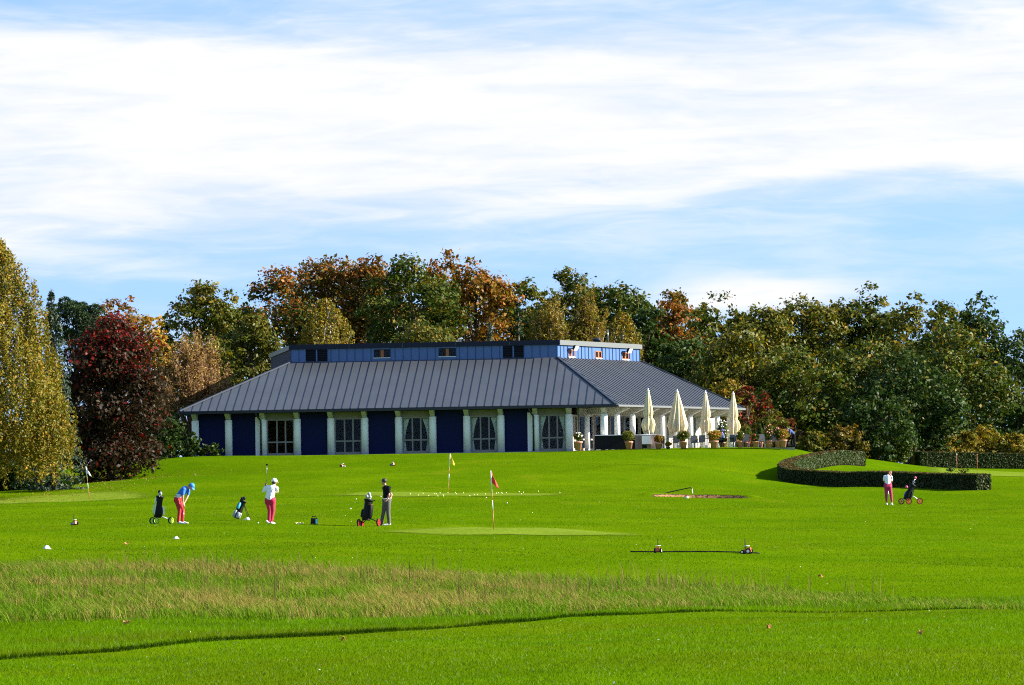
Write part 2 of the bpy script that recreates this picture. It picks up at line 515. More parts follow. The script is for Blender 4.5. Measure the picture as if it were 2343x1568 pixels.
# ------------------------------------------------------------------ ground
def P(px, py, Y):
    v = at(px, py, Y); return (v.x, v.y, v.z)
CP = [(-30, 0, 0), (0, 0, 0), (30, 0, 0), (-30, 45, 0), (0, 45, 0), (30, 45, 0), (-12, 62, 0), (12, 62, 0), (-12, 80, 0.02), (0, 80, 0), (13, 82, 0),
      P(0, 1303, 107), P(585, 1303, 107), P(1171, 1328, 103), P(1750, 1352, 98), P(2342, 1378, 88),
      P(0, 1258, 125), P(700, 1255, 125), P(1503, 1270, 125), P(1705, 1272, 125), P(2342, 1275, 128),
      P(0, 1205, 155), P(410, 1203, 158), P(880, 1200, 158), P(1128, 1213, 153), P(1600, 1205, 163), P(2000, 1200, 170), P(2342, 1205, 168),
      P(0, 1165, 195), P(500, 1160, 192), P(1025, 1127, 221), P(900, 1165, 188), P(1600, 1140, 216), P(1700, 1160, 196),
      P(2037, 1155, 206), P(2342, 1150, 214), P(205, 1140, 238), P(60, 1135, 245), P(280, 1105, 275), P(400, 1090, 262),
      P(2235, 1123, 235), P(1790, 1098, 261), P(1740, 1097, 259), P(1745, 1112, 247), P(1850, 1110, 252), P(1990, 1117, 245), P(1900, 1128, 232), P(1690, 1085, 262), P(2100, 1128, 232), P(1970, 1066, 284), P(1860, 1074, 275), P(2060, 1062, 298), P(2100, 1069, 312), P(2342, 1073, 312), P(2250, 1090, 275),
      P(345, 1062, 282), P(450, 1047, 284), P(600, 1045, 285), P(900, 1040, 285), P(1171, 1037, 284.5), P(1300, 1035, 284), P(1400, 1032, 283),
      P(1600, 1032, 282.5), P(1700, 1031, 283), P(1760, 1031, 283.5), P(1800, 1031, 284), P(1830, 1033, 285), P(1880, 1041, 286), P(1930, 1047, 290), P(2000, 1052, 297), (22, 305, EYE + 3.6), (27, 300, EYE + 3.1), P(700, 1080, 258), P(1200, 1078, 258), P(1600, 1070, 258), P(1000, 1055, 273),
      (-17, 300, EYE + 4.1), (0, 300, EYE + 4.1), (15, 300, EYE + 4.1), (-15, 330, EYE + 4.1), (5, 330, EYE + 4.1), (25, 330, EYE + 3.4),
      (-60, 300, EYE + 2.0), (-70, 200, EYE + 0.2), (-60, 100, 0.6), (70, 200, EYE - 0.5), (70, 300, EYE + 2.0), (60, 100, 0.0),
      (-40, 420, EYE + 3.5), (0, 420, EYE + 3.5), (50, 420, EYE + 3.0), (-40, 330, EYE + 2.8)]
CP = np.array(CP, float)
def _tps_k(d2):
    return np.where(d2 > 1e-9, d2 * np.log(np.maximum(d2, 1e-9)), 0.0) * 0.5
def _tps_fit(c, lam=6.0):
    s = c[:, :2] / 100.0
    n = len(s)
    d2 = ((s[:, None] - s[None]) ** 2).sum(-1)
    A = np.zeros((n + 3, n + 3))
    A[:n, :n] = _tps_k(d2) + np.eye(n) * lam * 1e-5
    A[:n, n] = 1; A[:n, n + 1:] = s
    A[n, :n] = 1; A[n + 1:, :n] = s.T
    b = np.zeros(n + 3); b[:n] = c[:, 2]
    return s, np.linalg.solve(A, b)
_ts, _tw = _tps_fit(CP)
FLOOR = EYE + 4.13
def sstep(x, a, b):
    t = np.clip((x - a) / (b - a), 0, 1)
    return t * t * (3 - 2 * t)
# edge between the close-mown strip in front and the longer grass behind it
_edge_px = [(-300, 1530), (0, 1503), (450, 1468), (900, 1440), (1300, 1412), (1750, 1400), (2342, 1397), (2700, 1396)]
_edge = []
for (a, b_) in _edge_px:
    d = ray(a, b_)
    k = (0.0 - EYE) / d[2]
    _edge.append((d[0] * k, d[1] * k))
_edge = np.array(_edge)
def edge_y(x):
    return np.interp(x, _edge[:, 0], _edge[:, 1])
BUNK = at(1602, 1139, 216)
def bunker_uv(x, y):
    u = (x - BUNK.x) / 2.55
    v = (y - BUNK.y + 0.45 * u) / 1.7
    return u, v
def ground(x, y, bunker=True):
    x = np.asarray(x, float); y = np.asarray(y, float)
    shp = np.broadcast(x, y).shape
    x = np.broadcast_to(x, shp).reshape(-1); y = np.broadcast_to(y, shp).reshape(-1)
    xc = np.clip(x, -95, 95); yc = np.clip(y, -5, 430)
    z = np.zeros(len(x))
    for i0 in range(0, len(x), 20000):
        q = np.stack([xc[i0:i0 + 20000], yc[i0:i0 + 20000]], 1) / 100.0
        d2 = ((q[:, None] - _ts[None]) ** 2).sum(-1)
        n = len(_ts)
        z[i0:i0 + 20000] = _tps_k(d2) @ _tw[:n] + _tw[n] + q @ _tw[n + 1:]
    # level platform of the clubhouse and terrace
    w = sstep(y, 286.2, 288.2) * (1 - sstep(y, 322, 334)) * sstep(x, -27, -23) * (1 - sstep(x, 18.8, 20.6)) * (1 - sstep(x - 0.35 * (y - 286), 19.0, 21.0) * 0)
    z = z * (1 - w) + (FLOOR - 0.04) * w
    # small unevenness
    un = 0.045 * np.sin(x * 0.55 + 1.3 * np.sin(y * 0.11)) * np.sin(y * 0.23 + 0.7) + 0.022 * np.sin(x * 1.35 + y * 0.21 + 2.0 * np.sin(y * 0.31)) * np.sin(y * 0.57 + x * 0.2) + 0.05 * np.sin(x * 0.21 - y * 0.09)
    z = z + un * (1 - sstep(y, 262, 280)) * sstep(y, 20, 50)
    if bunker:
        u, v = bunker_uv(x, y)
        rr = np.sqrt(u * u + v * v)
        bowl = (1 - sstep(rr, 0.62, 1.0)) * 0.30
        lip = np.exp(-((rr - 1.12) / 0.22) ** 2) * sstep(v, 0.0, 0.5) * 0.17
        z = z - bowl + lip
    return z.reshape(shp)
def gz(x, y):
    return float(ground(np.array([x]), np.array([y]))[0])
def on_ground(px, Y):
    """point on the ground seen at column px, at depth Y"""
    v = at(px, 1150, Y)
    return Vector((v.x, Y, gz(v.x, Y)))
def on_ground_py(px, py, Y0=40, Y1=330):
    """first ground point met by the line of sight"""
    d = ray(px, py)
    ys = np.linspace(Y0, Y1, 3000)
    k = ys / d[1]
    xs = d[0] * k; zs = EYE + d[2] * k
    g = ground(xs, ys)
    i = np.argmax(g >= zs)
    if not (g >= zs).any(): i = int(np.argmin(np.abs(g - zs)))
    return Vector((xs[i], ys[i], g[i]))
def warp_y(x, q):
    """rows of the ground sheet follow the mowing edge"""
    w = np.interp(q, [40, 77, 120], [0, 1, 0])
    return q + (edge_y(x) - 77.0) * w
def grid_mesh(name, xs, ys, zfun, mat):
    X, Q = np.meshgrid(xs, ys)
    Y = warp_y(X, Q)
    Z = zfun(X, Y)
    nx, ny = len(xs), len(ys)
    me = bpy.data.meshes.new(name)
    co = np.stack([X, Y, Z], -1).reshape(-1, 3)
    me.vertices.add(nx * ny)
    me.vertices.foreach_set('co', co.reshape(-1).astype(np.float32))
    i = np.arange((ny - 1) * (nx - 1)); r_ = i // (nx - 1); c_ = i % (nx - 1)
    a = r_ * nx + c_
    f = np.stack([a, a + 1, a + nx + 1, a + nx], 1)
    me.loops.add(f.size); me.loops.foreach_set('vertex_index', f.reshape(-1).astype(np.int32))
    me.polygons.add(len(f)); me.polygons.foreach_set('loop_start', np.arange(0, f.size, 4, dtype=np.int32))
    me.polygons.foreach_set('use_smooth', np.ones(len(f), bool))
    me.materials.append(mat)
    me.update(calc_edges=True)
    return me
far = [400, 440, 500, 600, 800, 1100, 1600, 2500, 4000, 7000]
xs = np.unique(np.concatenate([_edge[:, 0], -np.array(far[::-1]) * 1.0, np.arange(-320, -40, 12), np.arange(-40, 42, 0.8), np.arange(44, 320, 12), np.array(far) * 1.0,
                               np.arange(BUNK.x - 4, BUNK.x + 4, 0.2)]))
ys = np.unique(np.concatenate([[-4000, -1000, -300, -100, -40, -10], np.arange(0, 50, 3), np.arange(50, 76, 0.4), np.arange(76.9, 77.06, 0.015), np.arange(76, 90, 0.4), np.arange(90, 290, 1.1),
                               np.arange(BUNK.y - 4, BUNK.y + 4, 0.15), np.arange(290, 430, 3), [440, 500, 650, 900, 1400, 2500, 5000, 9000]]))
lawn = link('lawn', grid_mesh('lawn', xs, ys, ground, MAT['lawn']))
tag(lawn, 'wide mown golf lawn rising to the clubhouse', None, None, 'structure')

def patch(name, label, px, py, hw_px, depth, mat, lift=0.018, Y=None):
    c = on_ground_py(px, py) if Y is None else on_ground(px, Y)
    rx = hw_px * c.y / F
    mb = MB(); nr, na = 14, 72
    rng_ = random.Random(name + str(px))
    ph = [rng_.uniform(0, 6.28) for _ in range(4)]
    pts = []
    for i in range(nr + 1):
        for k in range(na):
            a = 2 * math.pi * k / na
            wob = 1 + 0.05 * math.sin(2 * a + ph[0]) + 0.04 * math.sin(3 * a + ph[1]) + 0.02 * math.sin(5 * a + ph[2])
            rr = i / nr * wob
            pts.append((c.x + rx * rr * math.cos(a), c.y + depth * rr * math.sin(a)))
    pts = np.array(pts)
    z = ground(pts[:, 0], pts[:, 1]) + lift
    vs_ = [(p[0], p[1], zz) for p, zz in zip(pts, z)]
    fs = []
    for i in range(nr):
        for k in range(na):
            k2 = (k + 1) % na
            fs.append((i * na + k, (i + 1) * na + k, (i + 1) * na + k2, i * na + k2))
    mb.add(vs_, fs, 0, True)
    o = mb.build(name, mat)
    ra = o.data.attributes.new('rim', 'FLOAT', 'POINT')
    ra.data.foreach_set('value', np.repeat(np.arange(nr + 1) / nr, na).astype(np.float32))
    tag(o, label, None, None, 'structure')
    return (c.x, c.y, rx * 0.93, depth * 0.93)
GREENS = [patch('putting_green', 'pale oval putting green with the red flag', 1170, 1217, 315, 5.5, MAT['green']),
          patch('putting_green', 'pale strip of green strewn with balls below the yellow flag', 1035, 1132, 290, 6.0, MAT['green']),
          patch('putting_green', 'pale green around the white flag by the trees', 150, 1144, 225, 9.0, MAT['green']),
          patch('putting_green', 'pale green before the far straight hedge', 2290, 1081, 190, 12.0, MAT['green'], Y=288)]
# sand of the bunker
def bunker_sand():
    mb = MB(); nr, na = 32, 170
    pts = []
    rs = random.Random(4)
    jag = [1 + rs.uniform(-0.035, 0.03) for _ in range(na)]
    for i in range(nr + 1):
        for k in range(na):
            a = 2 * math.pi * k / na
            u = i / nr * math.cos(a) * 0.97 * (jag[k] if i > nr - 4 else 1); v = i / nr * math.sin(a) * 0.97 * (jag[k] if i > nr - 4 else 1)
            pts.append((BUNK.x + u * 2.55, BUNK.y - 0.45 * u + v * 1.7))
    pts = np.array(pts)
    z = ground(pts[:, 0], pts[:, 1]) + 0.012
    fs = []; 
    for i in range(nr):
        for k in range(na):
            k2 = (k + 1) % na
            mb_i = 1 if (math.sin(2 * math.pi * (k + .5) / na) > 0.05 and rs.random() < (0.0 if i < 26 else 0.10 if i < 29 else 0.30 if i < 31 else 0.9)) else 0
            mb.f.append((i * na + k, (i + 1) * na + k, (i + 1) * na + k2, i * na + k2)); mb.m.append(mb_i); mb.sm.append(True)
    mb.v = [(p[0], p[1], zz) for p, zz in zip(pts, z)]
    o = mb.build('bunker_sand', [MAT['sand'], MAT['earth']])
    tag(o, 'crescent bunker of orange sand with a dark earth lip', None, None, 'structure')
bunker_sand()

# ------------------------------------------------------------------ clubhouse
EPS = R(5.0)
FD = np.array([math.cos(EPS), -math.sin(EPS)])        # along the front, to the right
FI = np.array([math.sin(EPS), math.cos(EPS)])         # into the building
BETA = R(59.0)
RD = np.array([math.cos(BETA), math.sin(BETA)])       # along the terrace side, away
RI = np.array([-math.sin(BETA), math.cos(BETA)])      # into the building
A0 = at(410, 942, 289.3)
pA = np.array([A0.x, A0.y])
tB, zB = hit(1408, 925, pA, FD)
EAVE = 0.5 * (A0.z + zB) 
LF = tB
pB = pA + FD * LF
tC, _ = hit(1702, 935, pB, RD)
LR = tC
pC = pB + RD * LR
RUN, RISE = 7.2, 3.55
half = (math.pi - (BETA + EPS)) / 2
insR = RUN / math.tan(half)                            # inset of the hip at the corner
insL = 6.85
insC, _ = 2.4, 0
ua, ub = insL, LF - insR
qa = pA + FD * ua + FI * RUN
qb = pA + FD * ub + FI * RUN
# along the terrace side
ub2 = insR
uc2 = LR - insC
qb2 = pB + RD * ub2 + RI * RUN
qc = pB + RD * uc2 + RI * RUN
ZU = EAVE + RISE
club = empty('clubhouse', (pA[0], pA[1], FLOOR), 0, 'long low clubhouse with a grey metal hipped roof, blue upper band and white columns', 'building')
CO = Vector((pA[0], pA[1], FLOOR))
def cl(p):  # world -> clubhouse space
    return Vector(p) - CO
def V3(p, z): return Vector((p[0], p[1], z))
def part(mb, name, mats, parent=None):
    mb.v = [tuple(Vector(v) - CO) for v in mb.v]
    return mb.build(name, mats, parent or club)
class Face:
    """upright face: s along, n outwards, z up"""
    def __init__(s, p, d, inn): s.p = np.array(p); s.d = np.array(d); s.i = np.array(inn)
    def pt(s, t, dep, z):
        q = s.p + s.d * t + s.i * dep
        return (q[0], q[1], z)
    def box(s, mb, t0, t1, d0, d1, z0, z1, mi=0):
        mb.hexa([s.pt(t0, d0, z0), s.pt(t1, d0, z0), s.pt(t1, d1, z0), s.pt(t0, d1, z0),
                 s.pt(t0, d0, z1), s.pt(t1, d0, z1), s.pt(t1, d1, z1), s.pt(t0, d1, z1)], mi)
    def px(s, px, py=1000, dep=0.0):
        q = s.p + s.i * dep
        return hit(px, py, q, s.d)[0]
FF = Face(pA, FD, FI)
FR = Face(pB, RD, RI)

# roof slabs and their standing-seam panels
def roof_face(name, face, length, l_in, r_in, pitch, seam=0.04, first=0.0):
    sl_len = math.hypot(RUN, RISE)
    def rp(u, v, h=0.0):      # u along the eave, v 0..1 up the slope, h proud
        q = face.p + face.d * u + face.i * (RUN * v)
        nx_ = -RISE / sl_len; nz_ = RUN / sl_len
        q = q + face.i * (nx_ * h)
        return (q[0], q[1], EAVE + RISE * v + nz_ * h)
    deck = MB()
    top = [rp(0, 0), rp(length, 0), rp(length - r_in, 1), rp(l_in, 1)]
    bot = [tuple(np.array(p) - np.array((0, 0, 0.16))) for p in top]
    deck.hexa(bot + top)
    dk = part(deck, name, MAT['roof_seam'])
    def vmax(u):
        v = 1.0
        if u < l_in: v = min(v, u / l_in)
        if u > length - r_in: v = min(v, (length - u) / r_in)
        return max(v, 0.0)
    us = list(np.arange(first, length, pitch))
    if us[0] > 0.05: us = [0.0] + us
    us = us + [length]
    rs = random.Random(3)
    for i in range(len(us) - 1):
        u0, u1 = us[i], us[i + 1]
        if u1 - u0 < 0.05: continue
        g = 0.006
        brk = [u for u in (l_in, length - r_in) if u0 + g < u < u1 - g]
        lo = [(u0 + g, 0.0), (u1 - g, 0.0)]
        hi = [(u1 - g, vmax(u1 - g))] + [(b, vmax(b)) for b in sorted(brk, reverse=True)] + [(u0 + g, vmax(u0 + g))]
        poly = [p for p in lo + hi]
        poly2 = [poly[0]]
        for p in poly[1:]:
            if abs(p[0] - poly2[-1][0]) + abs(p[1] - poly2[-1][1]) > 1e-4: poly2.append(p)
        h0, h1 = 0.004, 0.016 + rs.uniform(-0.002, 0.003)
        n = len(poly2)
        if n < 3: continue
        mb = MB()
        mb.add([rp(u, v, h0) for u, v in poly2] + [rp(u, v, h1) for u, v in poly2],
               [tuple(range(n - 1, -1, -1)), tuple(range(n, 2 * n))] + [(k, (k + 1) % n, n + (k + 1) % n, n + k) for k in range(n)])
        vm = vmax(u0 + g)
        if vm > 0.02:
            w = 0.026
            a, b = u0 + g, u0 + g + w
            mb.hexa([rp(a, 0.0, h1), rp(b, 0.0, h1), rp(b, vm * 0.995, h1), rp(a, vm * 0.995, h1),
                     rp(a, 0.0, h1 + seam), rp(b, 0.0, h1 + seam), rp(b, vm * 0.995, h1 + seam), rp(a, vm * 0.995, h1 + seam)], 1)
        part(mb, 'roof_panel', [MAT['roof_zinc'], MAT['roof_seam']], dk)
    return rp
rpF = roof_face('front_roof', FF, LF, insL, insR, 0.585, 0.042, first=0.3)
rpR = roof_face('terrace_roof', FR, LR, insR, insC, 0.50, 0.04, first=0.22)
# the unseen sides close the roof
pE = pC + np.array([-9.0, 13.0]); pG = pA + np.array([0.6, 20.0])
qe = pE + np.array([-6.5, -5.0]); qg = np.array(pG) + np.array([6.4, -5.5])
back = MB()
for (a, b, c, d) in ((pC, pE, qe, qc), (pE, pG, qg, qe), (pG, pA, qa, qg)):
    top = [V3(a, EAVE), V3(b, EAVE), V3(c, ZU), V3(d, ZU)]
    back.hexa([p - Vector((0, 0, .16)) for p in top] + top)
part(back, 'rear_roof', MAT['roof_zinc'])
# hip flashing
for (p, q) in ((V3(pA, EAVE), V3(qa, ZU)), (V3(pB, EAVE), V3(qb, ZU)), (V3(pC, EAVE), V3(qc, ZU))):
    hp = MB()
    hp.bar(p + Vector((0, 0, .05)), q + Vector((0, 0, .05)), 0.22, 0.08)
    part(hp, 'hip_capping', MAT['roof_seam'])
# gutters
gm = MB()
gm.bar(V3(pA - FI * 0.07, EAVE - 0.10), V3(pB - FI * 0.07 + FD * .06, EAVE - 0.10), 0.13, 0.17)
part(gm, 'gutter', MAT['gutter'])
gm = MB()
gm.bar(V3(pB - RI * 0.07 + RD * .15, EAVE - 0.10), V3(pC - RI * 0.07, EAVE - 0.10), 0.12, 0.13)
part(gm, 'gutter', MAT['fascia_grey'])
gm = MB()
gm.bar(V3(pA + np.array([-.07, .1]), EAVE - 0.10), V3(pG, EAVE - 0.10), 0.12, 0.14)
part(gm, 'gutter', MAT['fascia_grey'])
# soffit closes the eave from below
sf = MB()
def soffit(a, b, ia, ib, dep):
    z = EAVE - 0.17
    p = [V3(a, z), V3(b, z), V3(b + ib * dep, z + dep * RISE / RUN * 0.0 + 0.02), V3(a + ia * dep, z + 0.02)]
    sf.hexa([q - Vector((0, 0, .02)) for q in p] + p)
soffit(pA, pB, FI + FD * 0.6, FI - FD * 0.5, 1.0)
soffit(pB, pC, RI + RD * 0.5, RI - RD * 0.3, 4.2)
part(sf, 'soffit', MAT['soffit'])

# upper band (clerestory)
CH, CF = 0.93, 0.33            # wall height, fascia height
FU = Face(qa + FI * 0.12, FD, FI); LU = ub - ua
FU2 = Face(qb2 + RI * 0.12, RD, RI); LU2 = uc2 - ub2
LUL = at(620, 812, 311.0)
lw = MB()
zl = ZU - 0.25
core = MB()
c0 = FU.p + FD * 0.03 + FI * 0.05; c1 = FU.p + FD * (LU - 0.03) + FI * 0.05; c2_ = FU2.p + RD * LU2 + RI * 0.05
cL = np.array([LUL.x, LUL.y]); cB = c2_ + np.array([-7, 12.0])
ring = [c0, c1, c2_, cB, cL]
n = len(ring)
core.add([V3(p, zl) for p in ring] + [V3(p, ZU + CH + CF - 0.05) for p in ring],
         [tuple(range(n - 1, -1, -1)), tuple(range(n, 2 * n))] + [(k, (k + 1) % n, n + (k + 1) % n, n + k) for k in range(n)])
upper = part(core, 'upper_band', MAT['blue_seam'])
def clad(face, length, pitch, wins, parent):
    us = list(np.arange(0.0, length, pitch)) + [length]
    for u0, u1 in zip(us[:-1], us[1:]):
        segs = [(u0 + 0.008, u1 - 0.008)]
        for (w0, w1, _, _) in wins:
            nxt = []
            for (a, b) in segs:
                if w1 <= a or w0 >= b: nxt.append((a, b))
                else:
                    if a < w0 - 0.03: nxt.append((a, w0))
                    if b > w1 + 0.03: nxt.append((w1, b))
            segs = nxt
        for (a, b) in segs:
            if b - a < 0.04: continue
            mb = MB()
            face.box(mb, a, b, -0.02, 0.04, ZU - 0.02, ZU + CH)
            face.box(mb, a, a + 0.024, -0.06, -0.0201, ZU - 0.02, ZU + CH - 0.002, 1)
            part(mb, 'cladding_panel', [MAT['blue_clad'], MAT['blue_seam']], parent)
    for (w0, w1, z0, z1) in wins:   # cladding over and under the openings
        for (za, zb) in ((-0.02, z0), (z1, CH)):
            if zb - za < 0.05: continue
            mb = MB(); face.box(mb, w0, w1, -0.02, 0.04, ZU + za, ZU + zb)
            part(mb, 'cladding_panel', MAT['blue_clad'], parent)
def fx(face, px, py): return hit(px, py, face.p, face.d)[0]
wf = []
for (a, b, kind) in ((699, 749, 'louvre'), (855, 893, 'win'), (1003, 1043, 'win'), (1150, 1198, 'louvre')):
    z0, z1 = (0.04, 0.90) if kind == 'louvre' else (0.22, 0.82)
    wf.append((fx(FU, a, 805), fx(FU, b, 805), z0, z1, kind))
clad(FU, LU, 0.575, [w[:4] for w in wf], upper)
for (w0, w1, z0, z1, kind) in wf:
    mb = MB()
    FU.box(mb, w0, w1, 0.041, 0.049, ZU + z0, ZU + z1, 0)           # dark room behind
    fw = 0.035
    fm = 1
    for (a, b, c, d) in ((w0, w0 + fw, z0, z1), (w1 - fw, w1, z0, z1), (w0 + fw, w1 - fw, z0, z0 + fw), (w0 + fw, w1 - fw, z1 - fw, z1)):
        FU.box(mb, a, b, -0.03, 0.04, ZU + c, ZU + d, fm)
    m_ = (w0 + w1) / 2
    if kind == 'louvre':
        FU.box(mb, m_ - 0.05, m_ + 0.05, -0.03, 0.04, ZU + z0 + fw, ZU + z1 - fw, 2)
        wmesh = part(mb, 'window', [MAT['dark_cloth'], MAT['fascia_dark'], MAT['blue_clad']], upper)
        for k in range(6):
            zz = ZU + z0 + 0.09 + k * 0.13
            for (a, b) in ((w0 + fw, m_ - 0.05), (m_ + 0.05, w1 - fw)):
                sb = MB(); FU.box(sb, a + .004, b - .004, -0.01, 0.03, zz, zz + 0.025)
                part(sb, 'louvre_blade', MAT['fascia_dark'], upper)
    else:
        FU.box(mb, m_ - 0.11, m_ + 0.11, 0.0, 0.035, ZU + z0 + fw, ZU + z1 - fw, 2)
        FU.box(mb, w0 - 0.02, w1 + 0.02, -0.06, -0.031, ZU + z0 - 0.03, ZU + z0 + 0.012, 3)
        part(mb, 'window', [MAT['dark_cloth'], MAT['fascia_dark'], MAT['frame_brown'], MAT['white_paint']], upper)
        for (a, b) in ((w0 + fw, m_ - 0.11), (m_ + 0.11, w1 - fw)):
            gb = MB(); FU.box(gb, a + .003, b - .003, 0.008, 0.016, ZU + z0 + fw + .003, ZU + z1 - fw - .003)
            part(gb, 'pane', MAT['glass'], upper)
# terrace side of the upper band
wr = []
for (a, b, y) in ((1299, 1313, 826), (1361, 1375, 833), (1422, 1437, 834)):
    wr.append((fx(FU2, a, y), fx(FU2, b, y), 0.10, 0.62))
clad(FU2, LU2, 0.50, wr, upper)
for k, (w0, w1, z0, z1) in enumerate(wr):
    mb = MB(); fw = 0.07
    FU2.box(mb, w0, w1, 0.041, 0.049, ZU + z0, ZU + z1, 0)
    for (a, b, c, d) in ((w0, w0 + fw, z0, z1), (w1 - fw, w1, z0, z1), (w0 + fw, w1 - fw, z0, z0 + fw), (w0 + fw, w1 - fw, z1 - fw, z1), ((w0 + w1) / 2 - .09, (w0 + w1) / 2 + .09, z0 + fw, z1 - fw)):
        FU2.box(mb, a, b, -0.05, 0.04, ZU + c, ZU + d, 1)
    FU2.box(mb, w0 - 0.03, w1 + 0.03, -0.10, -0.051, ZU + z0 - 0.05, ZU + z0 + 0.01, 2)
    wn = part(mb, 'window', [MAT['interior'], MAT['frame_brown'], MAT['white_paint']], upper)
    gb = MB(); FU2.box(gb, w0 + fw + .002, (w0 + w1) / 2 - .092, 0.0, 0.01, ZU + z0 + fw + .002, ZU + z1 - fw - .002)
    part(gb, 'pane', MAT['glass'], upper)
    gb = MB(); FU2.box(gb, (w0 + w1) / 2 + .092, w1 - fw - .002, 0.0, 0.01, ZU + z0 + fw + .002, ZU + z1 - fw - .002)
    part(gb, 'pane', MAT['glass'], upper)
    if k != 1:
        fl = empty('floodlight'); fl.parent = club
        m_ = (w0 + w1) / 2
        hb = MB()
        p0 = Vector(FU2.pt(m_ - 0.05, -0.02, ZU + 0.68)); p1 = Vector(FU2.pt(m_ - 0.05, -0.40, ZU + 0.76))
        hb.bar(p0, p1, 0.05, 0.05)
        part(hb, 'bracket_arm', MAT['gutter'], fl)
        hb = MB()
        c = p1
        ax = Vector((RD[0], RD[1], 0)); ou = Vector((-RI[0], -RI[1], -0.55)).normalized(); upv = ax.cross(ou)
        def hb_pt(a, b, c_): return c + ax * a + ou * b + upv * c_
        hb.hexa([hb_pt(-.2, -.09, -.14), hb_pt(.2, -.09, -.14), hb_pt(.2, -.09, .14), hb_pt(-.2, -.09, .14), hb_pt(-.26, .1, -.2), hb_pt(.26, .1, -.2), hb_pt(.26, .1, .2), hb_pt(-.26, .1, .2)])
        part(hb, 'lamp_housing', MAT['black_plastic'], fl)
        hb = MB()
        hb.hexa([hb_pt(-.24, .101, -.18), hb_pt(.24, .101, -.18), hb_pt(.24, .101, .18), hb_pt(-.24, .101, .18), hb_pt(-.24, .12, -.18), hb_pt(.24, .12, -.18), hb_pt(.24, .12, .18), hb_pt(-.24, .12, .18)])
        part(hb, 'lamp_glass', MAT['white_plastic'], fl)
# left return of the band
FL = Face(cL, (c0 - cL) / np.linalg.norm(c0 - cL), np.array([1.0, 0.1]))
LL = np.linalg.norm(c0 - cL)
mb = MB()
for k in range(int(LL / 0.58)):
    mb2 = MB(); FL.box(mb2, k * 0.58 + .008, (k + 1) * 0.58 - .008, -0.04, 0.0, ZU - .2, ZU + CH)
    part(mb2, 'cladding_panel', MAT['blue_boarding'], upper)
# fascia: dark on the front, grey on the other sides
fz0, fz1 = ZU + CH, ZU + CH + CF
fb = MB()
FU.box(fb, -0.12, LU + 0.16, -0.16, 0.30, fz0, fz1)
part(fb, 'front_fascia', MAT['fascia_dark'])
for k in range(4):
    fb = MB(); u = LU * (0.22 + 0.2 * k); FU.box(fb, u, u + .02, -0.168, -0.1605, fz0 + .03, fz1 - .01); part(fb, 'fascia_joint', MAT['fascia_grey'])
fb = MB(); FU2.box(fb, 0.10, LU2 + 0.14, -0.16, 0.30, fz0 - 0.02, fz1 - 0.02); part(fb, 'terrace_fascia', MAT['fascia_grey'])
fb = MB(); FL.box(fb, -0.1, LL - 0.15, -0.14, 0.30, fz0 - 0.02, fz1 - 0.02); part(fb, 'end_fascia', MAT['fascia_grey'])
ff = MB()
ff.add([V3(p, fz1 - .03) for p in ring] + [V3(p, fz1 + .01) for p in ring], [tuple(range(n - 1, -1, -1)), tuple(range(n, 2 * n))] + [(k, (k + 1) % n, n + (k + 1) % n, n + k) for k in range(n)])
part(ff, 'flat_roof', MAT['fascia_grey'])
vb = MB(); pv = at(1365, 800, 302); vb.lathe([(0.28, 0), (0.28, .25), (0.34, .26), (0.34, .34), (0.1, .42)], (pv.x, pv.y, fz1), 12); part(vb, 'roof_vent', MAT['gutter'])
vb = MB(); pv = at(1391, 800, 303); vb.tube([(pv.x, pv.y, fz1), (pv.x, pv.y, fz1 + 1.1)], 0.025, 6); part(vb, 'aerial', MAT['steel'])

# columns, walls and openings of the front
CD = 0.95                       # depth of the column row behind the eave line
COLPX = [447, 523, 602, 680, 757, 834.5, 912, 990, 1068, 1146, 1225, 1302, 1382]
tcol = [FF.px(x, 1000, CD) for x in COLPX]
ctop = EAVE - 0.62
def column(p, r, top, face, plinth=True, bracket=True, deep=0.9):
    mb = MB()
    mb.lathe([(r, 0.14), (r, top - FLOOR - 0.03), (r * 0.93, top - FLOOR)], (p[0], p[1], FLOOR), 24)
    c = part(mb, 'column', MAT['white_paint'])
    mb = MB(); mb.lathe([(r * 1.03, -0.06), (r * 1.03, 0.137)], (p[0], p[1], FLOOR), 24); part(mb, 'plinth', MAT['plinth'], c)
    if bracket:
        mb = MB()
        w = 0.16
        t = np.dot(np.array(p[:2]) - face.p, face.d); d = np.dot(np.array(p[:2]) - face.p, face.i)
        # wedge running from the wall out to the eave
        pr = [(-deep, EAVE - 0.20), (-deep, EAVE - 0.27), (-0.10, top), (0.55, top), (0.55, EAVE - 0.20)]
        vs_ = [face.pt(t - w, d + a, z) for a, z in pr] + [face.pt(t + w, d + a, z) for a, z in pr]
        k = len(pr)
        mb.add(vs_, [tuple(range(k)), tuple(range(2 * k - 1, k - 1, -1))] + [(i, k + i, k + (i + 1) % k, (i + 1) % k) for i in range(k)])
        part(mb, 'bracket', MAT['beam'], c)
    return c
for t in tcol:
    p = FF.pt(t, CD, 0)
    column(p, 0.255, ctop, FF, deep=0.80)
WD = CD + 0.12                  # wall plane
ZT = EAVE - 0.20
kinds = ['blue', 'blue', 'door', 'blue', 'door', 'blue', 'doorc', 'blue', 'doorc', 'blue', 'doorc']
